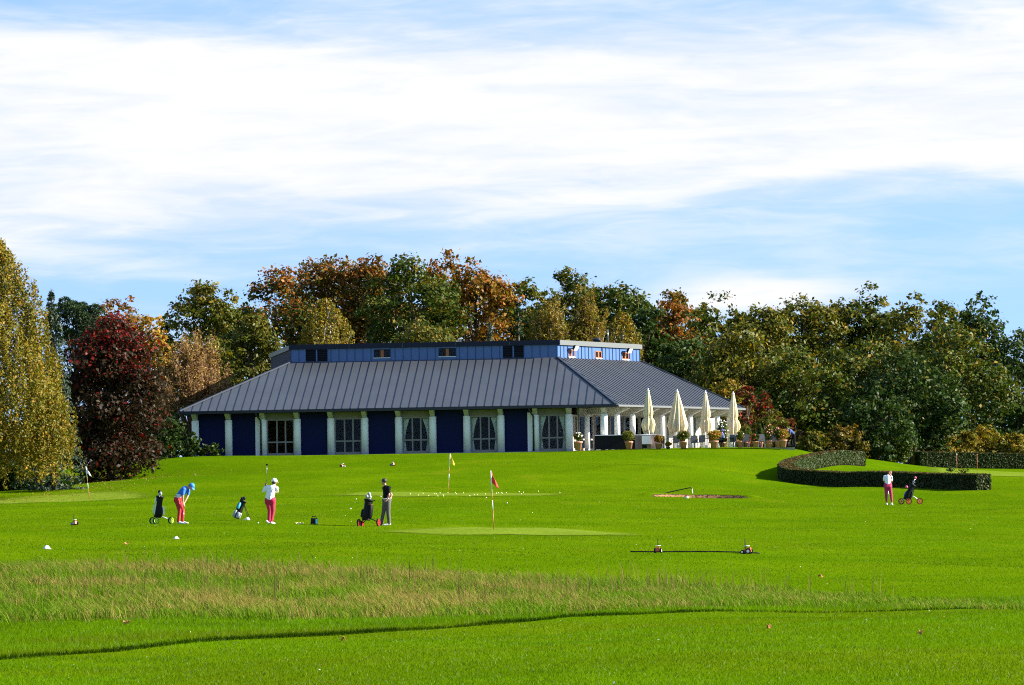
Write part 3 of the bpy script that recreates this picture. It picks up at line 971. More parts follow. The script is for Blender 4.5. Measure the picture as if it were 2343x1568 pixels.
def glazed(face, a, b, dep, z0, z1, cols, transom, frame, curtain=None, curtain_top=None, thick=0.09):
    d = empty('glazed_door'); d.parent = club
    mb = MB(); fw = 0.10
    face.box(mb, a, a + fw, dep, dep + thick, z0, z1)
    face.box(mb, b - fw, b, dep, dep + thick, z0, z1)
    face.box(mb, a + fw, b - fw, dep, dep + thick, z1 - fw, z1)
    face.box(mb, a + fw, b - fw, dep, dep + thick, z0, z0 + 0.16)
    inner = [a + fw + (b - a - 2 * fw) * c for c in cols]
    for u in inner: face.box(mb, u - 0.05, u + 0.05, dep, dep + thick, z0 + 0.16, z1 - fw)
    part(mb, 'frame', frame, d)
    ed = [a + fw] + [x for u in inner for x in (u - .05, u + .05)] + [b - fw]
    for k in range(0, len(ed), 2):
        mb = MB(); face.box(mb, ed[k], ed[k + 1], dep + 0.01, dep + thick - 0.01, transom - 0.05, transom + 0.05); part(mb, 'transom', frame, d)
        for (za, zb) in ((z0 + 0.16, transom - 0.05), (transom + 0.05, z1 - fw)):
            mb = MB(); face.box(mb, ed[k] + .003, ed[k + 1] - .003, dep + 0.035, dep + 0.05, za + .003, zb - .003); part(mb, 'pane', MAT['glass'], d)
    if curtain:
        for side in (0, 1):
            if side == 0 and 'l' not in curtain: continue
            if side == 1 and 'r' not in curtain: continue
            mb = MB(); vs_ = []; fs = []
            nu, nv = 16, 14
            for j in range(nv + 1):
                f = j / nv
                z = z1 - 0.12 - f * (z1 - z0 - 0.2)
                tie = 0.62
                wd = 0.42 - 0.32 * math.sin(min(f / tie, 1) * math.pi / 2) if f < tie else 0.10 + 0.10 * (f - tie) / (1 - tie)
                for i in range(nu + 1):
                    x = i / nu * wd
                    u = a + fw + x if side == 0 else b - fw - x
                    vs_.append(face.pt(u, dep + 0.22 + 0.035 * math.sin(i * 1.9), z))
            for j in range(nv):
                for i in range(nu):
                    q = j * (nu + 1) + i
                    fs.append((q, q + 1, q + nu + 2, q + nu + 1))
            mb.add(vs_, fs, 0, True)
            part(mb, 'curtain', MAT['curtain'], d)
    return d
for k, kd in enumerate(kinds):
    a, b = tcol[k] + 0.10, tcol[k + 1] - 0.10
    if kd == 'blue':
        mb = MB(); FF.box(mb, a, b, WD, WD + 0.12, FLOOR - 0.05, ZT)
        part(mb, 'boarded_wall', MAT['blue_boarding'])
        if k == 1:
            mb = MB(); u = a + (b - a) * 0.42; FF.box(mb, u, u + .02, WD - .012, WD - .002, FLOOR, ZT - .7); part(mb, 'panel_joint', MAT['fascia_dark'])
    else:
        zt = EAVE - 0.62
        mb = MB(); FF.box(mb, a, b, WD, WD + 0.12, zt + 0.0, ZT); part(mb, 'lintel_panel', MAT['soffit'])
        glazed(FF, a + .12, b - .12, WD, FLOOR + 0.01, zt, [0.36, 0.70], FLOOR + 0.93, MAT['frame_grey'], {'door': None, 'doorc': 'lr'}[kd])
        for (u0, u1) in ((a, a + .12), (b - .12, b)):
            mb = MB(); FF.box(mb, u0, u1, WD, WD + .10, FLOOR - .02, zt); part(mb, 'jamb', MAT['frame_grey'])
# left end: short return wall with a pale window strip
mb = MB(); e0 = FF.pt(tcol[0] - 0.1, WD, 0); mb.hexa([Vector(FF.pt(tcol[0] - .12, WD, FLOOR)), Vector(FF.pt(tcol[0] + .0, WD, FLOOR)), Vector((e0[0] + .2, e0[1] + 17, FLOOR)), Vector((e0[0] + .08, e0[1] + 17, FLOOR)),
                                   Vector(FF.pt(tcol[0] - .12, WD, ZT)), Vector(FF.pt(tcol[0] + .0, WD, ZT)), Vector((e0[0] + .2, e0[1] + 17, ZT)), Vector((e0[0] + .08, e0[1] + 17, ZT))])
part(mb, 'end_wall', MAT['blue_clad'])
# white pilasters and downpipes on the front
for (pp, side) in ((602, -1), (1225, -1)):
    t = FF.px(pp, 1000, CD)
    mb = MB(); FF.box(mb, t - 0.56, t - 0.20, WD - 0.03, WD - 0.002, FLOOR, EAVE - .45)
    part(mb, 'pilaster', MAT['white_paint'])
    mb = MB()
    q = [FF.pt(t - 0.36, -0.05, EAVE - 0.1), FF.pt(t - 0.36, -0.02, EAVE - 0.30), FF.pt(t - 0.12, 0.62, EAVE - 0.72), FF.pt(t - 0.12, 0.66, EAVE - 0.95), FF.pt(t - 0.12, 0.66, FLOOR + 0.02)]
    mb.tube(q, 0.06, 8)
    pipe = part(mb, 'downpipe', MAT['pipe_dark'])
    for zz in (0.5, 1.7):
        mb = MB(); pz = FF.pt(t - 0.12, 0.66, FLOOR + zz); mb.lathe([(0.075, 0), (0.075, .05)], pz, 10); part(mb, 'pipe_clip', MAT['pipe_dark'], pipe)
# step of stones along the wall foot
mb = MB(); FF.box(mb, tcol[0] - .3, tcol[-1] + .4, CD - 0.36, WD + 0.1, FLOOR - 0.22, FLOOR - 0.012); part(mb, 'wall_footing', MAT['plinth'])

# terrace side: slim columns, recessed wall
RW = 3.4                      # wall plane behind the eave of the terrace side
RCD = 1.05
RPX = [1412, 1447, 1480, 1515, 1546, 1579, 1610, 1641, 1669]
tr_ = [FR.px(x, 1000, RCD) for x in RPX]
for t in tr_:
    column(FR.pt(t, RCD, 0), 0.20, ctop + 0.02, FR, deep=0.95)
# extra columns of the open corner
pcx = FF.px(1343, 1000, CD + 1.6)
column(FF.pt(pcx, CD + 1.6, 0), 0.19, ctop, FF, bracket=False)
# beam over the inner row
mb = MB(); FR.box(mb, tr_[0] - 1.2, tr_[-1] + .6, RW - 0.01, RW + 0.2, EAVE - 0.66, EAVE - 0.16); part(mb, 'wall_beam', MAT['beam'])
for t in tr_:
    mb = MB(); FR.box(mb, t - 0.09, t + 0.09, RCD + 0.3, RW - 0.02, EAVE - 0.60, EAVE - 0.19)
    part(mb, 'cross_beam', MAT['beam'])
# dark posts behind each column, plaster bays and windows between
ZW = EAVE - 0.66
for k in range(-1, len(tr_)):
    a = tr_[k] if k >= 0 else tr_[0] - (tr_[1] - tr_[0])
    b = tr_[k + 1] if k + 1 < len(tr_) else tr_[-1] + 1.7
    sh = 0.9  # the wall is seen shifted past the columns
    a += sh; b += sh
    mb = MB(); FR.box(mb, a - 0.09, a + 0.09, RW - 0.05, RW + 0.12, FLOOR, ZW); part(mb, 'post', MAT['frame_grey'])
    if k <= 3:
        z0 = FLOOR + (0.0 if k >= 0 else 0.0)
        glazed(FR, a + .09, b - .09, RW, FLOOR + 0.01, ZW, [0.5], FLOOR + 0.80, MAT['frame_cream'] if k < 0 else MAT['frame_grey'], 'lr')
    else:
        mb = MB(); FR.box(mb, a + 0.09, b - 0.09, RW, RW + 0.15, FLOOR - .05, ZW); part(mb, 'plaster_wall', MAT['cream_wall'])
# glazing between the last front column and the terrace wall (open corner)
cw0 = FF.pt(tcol[11] + 0.1, WD, 0); 
tE = np.dot(np.array(cw0[:2]) - FR.p, FR.d)
FC = Face(np.array(cw0[:2]), RD, RI)
Lc = max(0.6, (tr_[0] - (tr_[1] - tr_[0]) + 0.9) - tE)
dW = RW - np.dot(np.array(cw0[:2]) - FR.p, FR.i)
cw1 = np.array(FR.pt(tr_[0] - (tr_[1] - tr_[0]) + 0.9 - 0.09, RW + 0.02, 0)[:2])
dv = cw1 - np.array(cw0[:2]); lv = np.linalg.norm(dv)
FC = Face(np.array(cw0[:2]), dv / lv, np.array([-dv[1], dv[0]]) / lv)
glazed(FC, 0.0, lv, 0.0, FLOOR + 0.01, ZW, [0.3, 0.62], FLOOR + 0.72, MAT['frame_cream'], 'lr')
# interior: floor and inner core
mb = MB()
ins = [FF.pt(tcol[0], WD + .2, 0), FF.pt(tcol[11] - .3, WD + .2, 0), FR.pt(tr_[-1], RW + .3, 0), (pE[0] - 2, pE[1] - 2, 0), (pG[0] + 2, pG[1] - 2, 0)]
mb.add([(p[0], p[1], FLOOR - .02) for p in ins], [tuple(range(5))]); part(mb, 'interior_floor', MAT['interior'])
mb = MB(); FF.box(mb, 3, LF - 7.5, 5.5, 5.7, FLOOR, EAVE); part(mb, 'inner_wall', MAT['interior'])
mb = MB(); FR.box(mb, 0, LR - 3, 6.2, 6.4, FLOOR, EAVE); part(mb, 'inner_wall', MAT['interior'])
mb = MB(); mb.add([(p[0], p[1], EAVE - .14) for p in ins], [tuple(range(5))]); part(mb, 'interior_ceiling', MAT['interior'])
# plaster wall closing the far end of the terrace side
mb = MB(); FR.box(mb, tr_[-1] + 2.3, tr_[-1] + 2.45, RW + .15, RW + 6, FLOOR, EAVE); part(mb, 'end_wall', MAT['cream_wall'])
# terrace paving
tp = MB()
tpts = [at(1297, 1031, 286.2), at(1818, 1031, 285.6), Vector((18.2, 294, 0)), Vector((16.5, 306, 0)), V3(pC, 0), V3(pB + RI * 4, 0), V3(np.array(FF.pt(tcol[11], WD, 0)[:2]), 0)]
tp.add([(p.x, p.y, FLOOR - 0.02) for p in tpts] + [(p.x, p.y, FLOOR - 0.3) for p in tpts], [tuple(range(7)), tuple(range(13, 6, -1))] + [(i, 7 + i, 7 + (i + 1) % 7, (i + 1) % 7) for i in range(7)])
ter = tp.build('terrace', MAT['paving']); tag(ter, 'paved terrace beside the clubhouse', None, None, 'structure')
# ------------------------------------------------------------------ trees
def unit(v): return v / np.maximum(np.linalg.norm(v, axis=-1, keepdims=True), 1e-9)
def leaf_quads(pos, nrm, size, rg, aspect=0.65):
    n = len(pos)
    t = unit(np.cross(nrm, rg.normal(size=(n, 3))))
    b = np.cross(nrm, t)
    s = size[:, None]
    a_ = t * s; b_ = b * s * aspect
    # pointed oval leaf spray: a rhomb, bent a little
    bend = nrm * s * 0.18
    return np.stack([pos - a_, pos - b_ * 0.9 + bend, pos + a_, pos + b_ * 0.9 + bend], 1)
PAL = {
    # c0, c1: mixed leaf by leaf and bough by bough; ca: turned boughs
    'green': dict(c0=(0.022, 0.042, 0.006), c1=(0.080, 0.106, 0.013), ca=(0.19, 0.130, 0.015), pa=0.11, top=0.22),
    'dkgreen': dict(c0=(0.014, 0.032, 0.007), c1=(0.044, 0.076, 0.012), ca=(0.10, 0.10, 0.014), pa=0.07, top=0.1),
    'olive': dict(c0=(0.042, 0.060, 0.008), c1=(0.120, 0.122, 0.015), ca=(0.21, 0.145, 0.018), pa=0.13, top=0.2),
    'brown': dict(c0=(0.048, 0.052, 0.009), c1=(0.125, 0.100, 0.015), ca=(0.21, 0.115, 0.017), pa=0.20, top=0.3),
    'rust':    dict(c0=(0.058, 0.064, 0.010), c1=(0.140, 0.092, 0.013), ca=(0.235, 0.085, 0.016), pa=0.20, top=0.45),
    'orange': dict(c0=(0.085, 0.075, 0.010), c1=(0.20, 0.115, 0.014), ca=(0.27, 0.100, 0.014), pa=0.30, top=0.45),
    'yellow':  dict(c0=(0.11, 0.105, 0.012), c1=(0.22, 0.155, 0.014), ca=(0.36, 0.18, 0.020), pa=0.25, top=0.6),
    'turning': dict(c0=(0.034, 0.056, 0.009), c1=(0.080, 0.085, 0.012), ca=(0.24, 0.085, 0.013), pa=0.22, top=0.8),
    'copper': dict(c0=(0.014, 0.010, 0.005), c1=(0.044, 0.027, 0.010), ca=(0.16, 0.013, 0.008), pa=0.07, top=0.8),
    'gold': dict(c0=(0.092, 0.096, 0.011), c1=(0.20, 0.165, 0.018), ca=(0.29, 0.16, 0.018), pa=0.20, top=0.15),
    'tan':     dict(c0=(0.20, 0.115, 0.050), c1=(0.30, 0.175, 0.075), ca=(0.36, 0.24, 0.06), pa=0.2, top=0.3),
    'red':     dict(c0=(0.050, 0.055, 0.012), c1=(0.105, 0.060, 0.014), ca=(0.24, 0.012, 0.014), pa=0.22, top=0.3),
    'spruce':  dict(c0=(0.018, 0.036, 0.018), c1=(0.045, 0.068, 0.038), ca=(0.07, 0.09, 0.05), pa=0.2, top=0.1),
    'pine':    dict(c0=(0.014, 0.035, 0.012), c1=(0.035, 0.062, 0.020), ca=(0.05, 0.08, 0.03), pa=0.2, top=0.2),
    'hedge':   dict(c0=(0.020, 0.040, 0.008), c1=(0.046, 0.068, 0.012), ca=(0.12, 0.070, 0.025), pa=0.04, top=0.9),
}
def colours(pal, h, crand, rg):
    p = PAL[pal]; n = len(h)
    c0, c1, ca = (np.array(p[k]) for k in ('c0', 'c1', 'ca'))
    t = np.clip(crand * 0.75 + rg.random(n) * 0.35, 0, 1)[:, None]
    c = c0 * (1 - t) + c1 * t
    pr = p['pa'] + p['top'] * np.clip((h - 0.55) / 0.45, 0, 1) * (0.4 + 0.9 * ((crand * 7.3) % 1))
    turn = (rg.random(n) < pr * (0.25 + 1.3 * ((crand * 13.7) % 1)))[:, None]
    c = np.where(turn, ca * (0.7 + 0.5 * rg.random((n, 1))), c)
    return c * (0.75 + 0.5 * rg.random((n, 1)))
def limbs_mesh(rg, base, top, r0, targets, mats, name='trunk', parent=None, n_l=14):
    mb = MB()
    base = Vector(base); top = Vector(top)
    pts = [base + Vector((0, 0, -0.4))]; rad = [r0 * 1.25]
    for k in range(1, 7):
        f = k / 6
        p = base.lerp(top, f) + Vector((rg.normal() * 0.14, rg.normal() * 0.14, 0)) * (f * 1.2)
        pts.append(p); rad.append(r0 * (1 - 0.82 * f))
    mb.tube(pts, rad, 8)
    tt = list(targets); rg.shuffle(tt)
    for t in tt[:n_l]:
        t = Vector(t)
        f = min(0.92, max(0.22, ((t.z - base.z) / max(0.1, top.z - base.z)) * 0.62))
        a = base.lerp(top, f)
        mid = a.lerp(t, 0.5) + Vector((0, 0, 0.12 * (t - a).length))
        rr = r0 * (1 - 0.8 * f) * 0.5
        mb.tube([a, mid, t], [rr, rr * 0.6, rr * 0.2], 5, cap=False)
    return mb.build(name, mats, parent)
def broadleaf(name, label, px, Y, top_py, hw, pal, seed, cat='tree', group=None, leaf=0.17, dens=1.0, low=0.16, trunk_mat='bark',
              rz_pow=1.0, loose=0.0, base=None, ry=None, flat=0.8, lobes=None, slant=0.0):
    rg = np.random.default_rng(seed)
    g = base if base is not None else on_ground(px, Y)
    top = at(px, top_py, Y).z
    H = top - g.z
    rx = hw * Y / F
    ry = ry or rx * 0.9
    root = empty(name, g, 0, label, cat, group)
    z0 = H * low; ch = H - z0
    # boughs: spread through a broad-shouldered crown, denser towards its skin
    bm_ = 0.27 * min(rx, ch * 0.5) + 0.12
    vol = 4 / 3 * np.pi * rx * ry * ch / 2
    nb = int(np.clip(1.35 * vol / (4 / 3 * np.pi * bm_ ** 3), 18, 190))
    u = rg.normal(size=(nb, 3)); u = u / (np.abs(u) ** 2.6).sum(1, keepdims=True) ** (1 / 2.6)
    c = u * (0.35 + 0.65 * rg.random(nb) ** 0.45)[:, None]
    zz = (c[:, 2] + 1) / 2
    br = bm_ * (0.7 + 0.65 * rg.random(nb))
    tap = np.where(zz > 0.55, 1 - 0.42 * np.clip((zz - 0.55) / 0.45, 0, 1) ** 1.5, 1.0) if not lobes else 1.0
    cen = np.stack([c[:, 0] * (rx - br * 0.8) * tap + slant * c[:, 2], c[:, 1] * np.maximum(ry - br * 0.8, 0.3) * tap, z0 + zz * (ch - br * 1.0) + br * 0.1], 1)
    # the topmost boughs are pushed about so that the outline is uneven
    cen[:, 2] += (rg.random(nb) - 0.6) * ch * 0.07 * (zz > 0.7)
    area = sum(4 * np.pi * b * b for b in br)
    nl = int(area / (leaf * leaf * 1.15) * 0.36 * dens)
    # sprays on the skin of each bough
    nsp = max(8, int(nl / 22))
    sp_b = rg.choice(len(c), size=nsp, p=br ** 2 / (br ** 2).sum())
    d = unit(rg.normal(size=(nsp, 3)) + np.array([0, 0, 0.35]))
    sp = cen[sp_b] + d * (br[sp_b] * (0.72 + 0.38 * rg.random(nsp) + loose * rg.random(nsp)))[:, None] * np.array([1, 1, flat])
    k = rg.integers(0, nsp, nl)
    jit = rg.normal(size=(nl, 3)) * (0.16 + 0.10 * rg.random((nl, 1))) * np.array([1, 1, 0.7])
    pos = sp[k] + jit * (br.mean() / 0.9)
    nrm = unit(d[k] * 0.9 + rg.normal(size=(nl, 3)) * 0.65 + np.array([0, 0, 0.25]))
    size = leaf * (0.45 + 1.05 * rg.random(nl) ** 1.3)
    crand = rg.random(len(c))[sp_b[k]] * 0.7 + rg.random(nsp)[k] * 0.3
    h = (pos[:, 2] - z0) / ch
    col = colours(pal, h, crand, rg)
    me = mesh_np('crown', leaf_quads(pos, nrm, size, rg), 4, MAT['leaf'], col)
    link('crown', me, root)
    ti = np.argsort(-br)[:30]
    limbs_mesh(rg, (0, 0, 0), (slant * 0.5, 0, H * 0.72), 0.028 * H ** 0.9 + 0.03, [tuple(cen[i]) for i in ti], MAT[trunk_mat], 'trunk', root, 18)
    return root
def weeping(name, label, px, Y, top_py, hw, pal, seed, leaf=0.10, nstr=900, base=None, low=0.06, bark='birch_bark', lean=0.0, dens=1.0, shape=0.75, trunks=1):
    rg = np.random.default_rng(seed)
    g = base if base is not None else on_ground(px, Y)
    H = at(px, top_py, Y).z - g.z
    rx = hw * Y / F
    root = empty(name, g, 0, label, 'tree')
    z0 = H * low; ch = H - z0
    # hanging strands start on the skin of a tall cone and fall
    f = rg.random(nstr) ** 1.25                       # height of the strand head, 0..1
    head = 0.16 + 0.84 * f
    env = rx * np.clip((1 - head) ** shape * 1.28, 0.03, 1)
    env = np.minimum(env, rx)
    a = rg.random(nstr) * 2 * np.pi
    lob = 1 + 0.13 * np.sin(a * 3 + head * 9 + 1) + 0.10 * np.sin(a * 5 - head * 15)
    r_ = env * (0.45 + 0.55 * rg.random(nstr) ** 0.5) * lob
    hx = np.stack([r_ * np.cos(a), r_ * np.sin(a) * 0.9, z0 + head * ch], 1)
    ln = (0.6 + 1.5 * rg.random(nstr)) * (0.55 + 0.7 * (1 - f)) * H / 15
    per = np.maximum(6, (ln / 0.055 * dens).astype(int))
    idx = np.repeat(np.arange(nstr), per)
    n = len(idx)
    s = rg.random(n)
    sway = unit(rg.normal(size=(nstr, 3)))
    pos = hx[idx] + np.stack([sway[idx, 0] * s * 0.22, sway[idx, 1] * s * 0.22, -s * ln[idx]], 1) + rg.normal(size=(n, 3)) * np.array([0.07, 0.07, 0.05])
    pos[:, 2] = np.maximum(pos[:, 2], 0.15 + 0.3 * rg.random(n))
    out = unit(np.stack([np.cos(a[idx]), np.sin(a[idx]), 0.3 + 0 * s], 1))
    nrm = unit(out * 0.7 + rg.normal(size=(n, 3)) * 0.8)
    crand = rg.random(nstr)[idx]
    # broad zones of colour through the crown
    zone = 0.5 + 0.5 * np.sin(hx[:, 2] * 0.9 + a * 2.0 + 1.0) 
    crand = np.clip(0.5 * crand + 0.5 * zone[idx], 0, 1)
    col = colours(pal, (pos[:, 2] - z0) / ch, crand, rg)
    me = mesh_np('crown', leaf_quads(pos, nrm, leaf * (0.7 + 0.6 * rg.random(n)), rg, 0.6), 4, MAT['leaf'], col)
    link('crown', me, root)
    tg = [tuple(hx[i] + np.array([0, 0, 0.1])) for i in rg.choice(nstr, 40)]
    for k in range(trunks):
        dx = (k - (trunks - 1) / 2) * 0.9
        limbs_mesh(rg, (dx * 0.3, 0, 0), (dx * 1.8 + lean, rg.normal() * .3, H * 0.9), 0.13 + 0.008 * H, tg[k::trunks], MAT[bark], 'trunk', root, 24)
    return root
def conifer(name, label, px, Y, top_py, hw, pal, seed, base=None, low=0.04, step=0.55, droop=0.35, needle=0.16, dens=1.0):
    rg = np.random.default_rng(seed)
    g = base if base is not None else on_ground(px, Y)
    H = at(px, top_py, Y).z - g.z
    rx = hw * Y / F
    root = empty(name, g, 0, label, 'tree')
    mb = MB(); mb.tube([(0, 0, -.3), (0, 0, H * .5), (0, 0, H)], [0.02 * H, 0.012 * H, 0.01], 7)
    P_, Nn, S_, Cr = [], [], [], []
    z = H * low
    while z < H * 0.985:
        f = (z / H - low) / (1 - low)
        r = rx * (1 - f) ** 0.85 + 0.1
        nb = int(7 + 5 * (1 - f))
        a0 = rg.random() * 6.28
        for k in range(nb):
            a = a0 + 2 * np.pi * k / nb + rg.normal() * 0.15
            L_ = r * (0.75 + 0.4 * rg.random())
            m_ = int(L_ / 0.045 * dens) + 5
            s = rg.random(m_) ** 0.8
            x = s * L_
            zz = z - droop * x + 0.35 * droop * x * x / max(L_, .3) + rg.normal(size=m_) * 0.08 - 0.28 * s * rg.random(m_)
            w = rg.normal(size=m_) * 0.13 * (1.1 - 0.5 * s) * min(1, L_)
            P_.append(np.stack([np.cos(a) * x - np.sin(a) * w, np.sin(a) * x + np.cos(a) * w, zz], 1))
            nn_ = rg.normal(size=(m_, 3)) * 0.6 + np.array([np.cos(a) * .4, np.sin(a) * .4, 0.6])
            Nn.append(unit(nn_)); S_.append(needle * (0.6 + 0.7 * rg.random(m_))); Cr.append(np.full(m_, rg.random()) * 0.5 + 0.5 * s)
            if k % 2 == 0:
                mb.tube([(0, 0, z), (np.cos(a) * L_ * .8, np.sin(a) * L_ * .8, z - droop * .6 * L_)], [0.03, 0.008], 4, cap=False)
        z += step * (0.6 + 0.5 * (1 - f)) * (0.8 + 0.4 * rg.random())
    P_ = np.concatenate(P_); Nn = np.concatenate(Nn); S_ = np.concatenate(S_); Cr = np.concatenate(Cr)
    P_[:, 2] = np.maximum(P_[:, 2], 0.08)
    me = mesh_np('crown', leaf_quads(P_, Nn, S_, rg, 0.42), 4, MAT['needle'], colours(pal, P_[:, 2] / H, Cr, rg))
    link('crown', me, root)
    mb.build('trunk', MAT['bark'], root)
    return root
def twiggy(name, label, px, Y, top_py, hw, pal, seed, base=None, nst=70, leafn=9000, bark='twig', leaf=0.09):
    rg = np.random.default_rng(seed)
    g = base if base is not None else on_ground(px, Y)
    H = at(px, top_py, Y).z - g.z
    rx = hw * Y / F
    root = empty(name, g, 0, label, 'tree')
    mb = MB(); mb.tube([(0, 0, -.3), (0, 0, H * .14), (.05, 0, H * .28)], [0.16, 0.13, 0.10], 8)
    m2 = MB()
    tips = []
    for i in range(nst):
        a = rg.random() * 6.28; el_ = R(28 + 58 * rg.random())
        L_ = 1.0
        tip = np.array([math.cos(a) * math.cos(el_) * rx * 1.15, math.sin(a) * math.cos(el_) * rx, H * (0.16 + 0.82 * math.sin(el_) ** 1.1)]) * np.array([1, 1, 0.86 + 0.15 * rg.random()])
        b0 = np.array([0, 0, H * (0.10 + 0.16 * rg.random())])
        mid = b0 * 0.5 + tip * 0.5 + np.array([0, 0, 0.06 * H])
        (mb if (i % 6 == 0 or bark == 'twig') else m2).tube([b0, mid, tip], [0.045, 0.026, 0.009], 4, cap=False)
        for j in range(6):
            s = 0.35 + 0.6 * rg.random()
            q = (b0 * (1 - s) + tip * s) + np.array([0, 0, 0.09 * H * s * (1 - s) * 2])
            dq = unit((tip - b0)[None])[0] * (0.5 + 0.9 * rg.random()) + rg.normal(size=3) * 0.35 + np.array([0, 0, .35])
            m2.tube([q, q + dq], [0.014, 0.005], 3, cap=False)
            tips.append((q, q + dq))
    mb.build('trunk', MAT[bark], root)
    m2.build('twigs', MAT['twig'], root)
    tp_ = np.array(tips)
    k = rg.integers(0, len(tp_), leafn); s = rg.random(leafn)[:, None]
    pos = tp_[k, 0] * (1 - s) + tp_[k, 1] * s + rg.normal(size=(leafn, 3)) * 0.10
    col = colours(pal, pos[:, 2] / H, rg.random(len(tp_))[k], rg)
    link('crown', mesh_np('crown', leaf_quads(pos, unit(rg.normal(size=(leafn, 3))), leaf * (0.7 + .6 * rg.random(leafn)), rg, 0.6), 4, MAT['leaf'], col), root)
    return root
def pine(name, label, px, Y, top_py, hw, seed):
    rg = np.random.default_rng(seed)
    g = on_ground(px, Y); H = at(px, top_py, Y).z - g.z; rx = hw * Y / F
    root = empty(name, g, 0, label, 'tree')
    nb = 60
    c = unit(rg.normal(size=(nb, 3))) * (0.5 + 0.5 * rg.random((nb, 1)))
    c[:, 2] = np.abs(c[:, 2]) * (1 - 0.0) if False else c[:, 2]
    cen = np.stack([c[:, 0] * rx, c[:, 1] * rx, H * 0.80 + c[:, 2] * H * 0.19], 1)
    n = 9000; k = rg.integers(0, nb, n)
    d = unit(rg.normal(size=(n, 3)) + np.array([0, 0, .5]))
    rr = (0.35 + 0.35 * rg.random(nb))[k]
    pos = cen[k] + d * rr[:, None] * np.array([1, 1, .9])
    nr = unit(np.cross(d, rg.normal(size=(n, 3))))
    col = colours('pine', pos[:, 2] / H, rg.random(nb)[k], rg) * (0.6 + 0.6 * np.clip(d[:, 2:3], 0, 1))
    link('crown', mesh_np('crown', leaf_quads(pos, nr, 0.15 * (0.7 + .6 * rg.random(n)), rg, 0.35), 4, MAT['needle'], col), root)
    limbs_mesh(rg, (0, 0, 0), (0, 0, H * .85), 0.25, [tuple(x) for x in cen], MAT['bark'], 'trunk', root, 24)

# left group
weeping('birch_tree', 'tall golden weeping birch cut by the left edge of the picture', -30, 243, 512, 190, 'gold', 11, leaf=0.09, nstr=3600, dens=1.15, shape=0.60)
conifer('spruce_tree', 'blue-green spruce whose low boughs show beneath the golden birch', 122, 252, 658, 84, 'spruce', 12, dens=1.1, needle=0.13)
pine('pine_tree', 'dark green pine with tufted crown above the dark red tree', 176, 300, 672, 66, 13)
broadleaf('copper_tree', 'dark red leaved tree between the golden birch and the clubhouse', 250, 276, 700, 136, 'copper', 14, low=0.0, leaf=0.13, dens=1.35, rz_pow=0.8, base=on_ground(254, 276))
broadleaf('maple_tree', 'sparse orange and yellow tree rising behind the dark red tree', 264, 312, 655, 74, 'orange', 15, leaf=0.14, dens=0.75, loose=0.5, low=0.3)
broadleaf('maple_tree', 'yellow-green round tree to the right of the sparse orange one', 342, 305, 716, 72, 'yellow', 16, leaf=0.14, low=0.25)
broadleaf('oak_tree', 'narrow dark tree in the gap left of the big rust tree', 388, 342, 706, 40, 'dkgreen', 17, leaf=0.15)
twiggy('bare_tree', 'half bare tan tree with fanning twigs behind the left roof end', 440, 303, 778, 96, 'tan', 18, nst=120, leafn=16000)
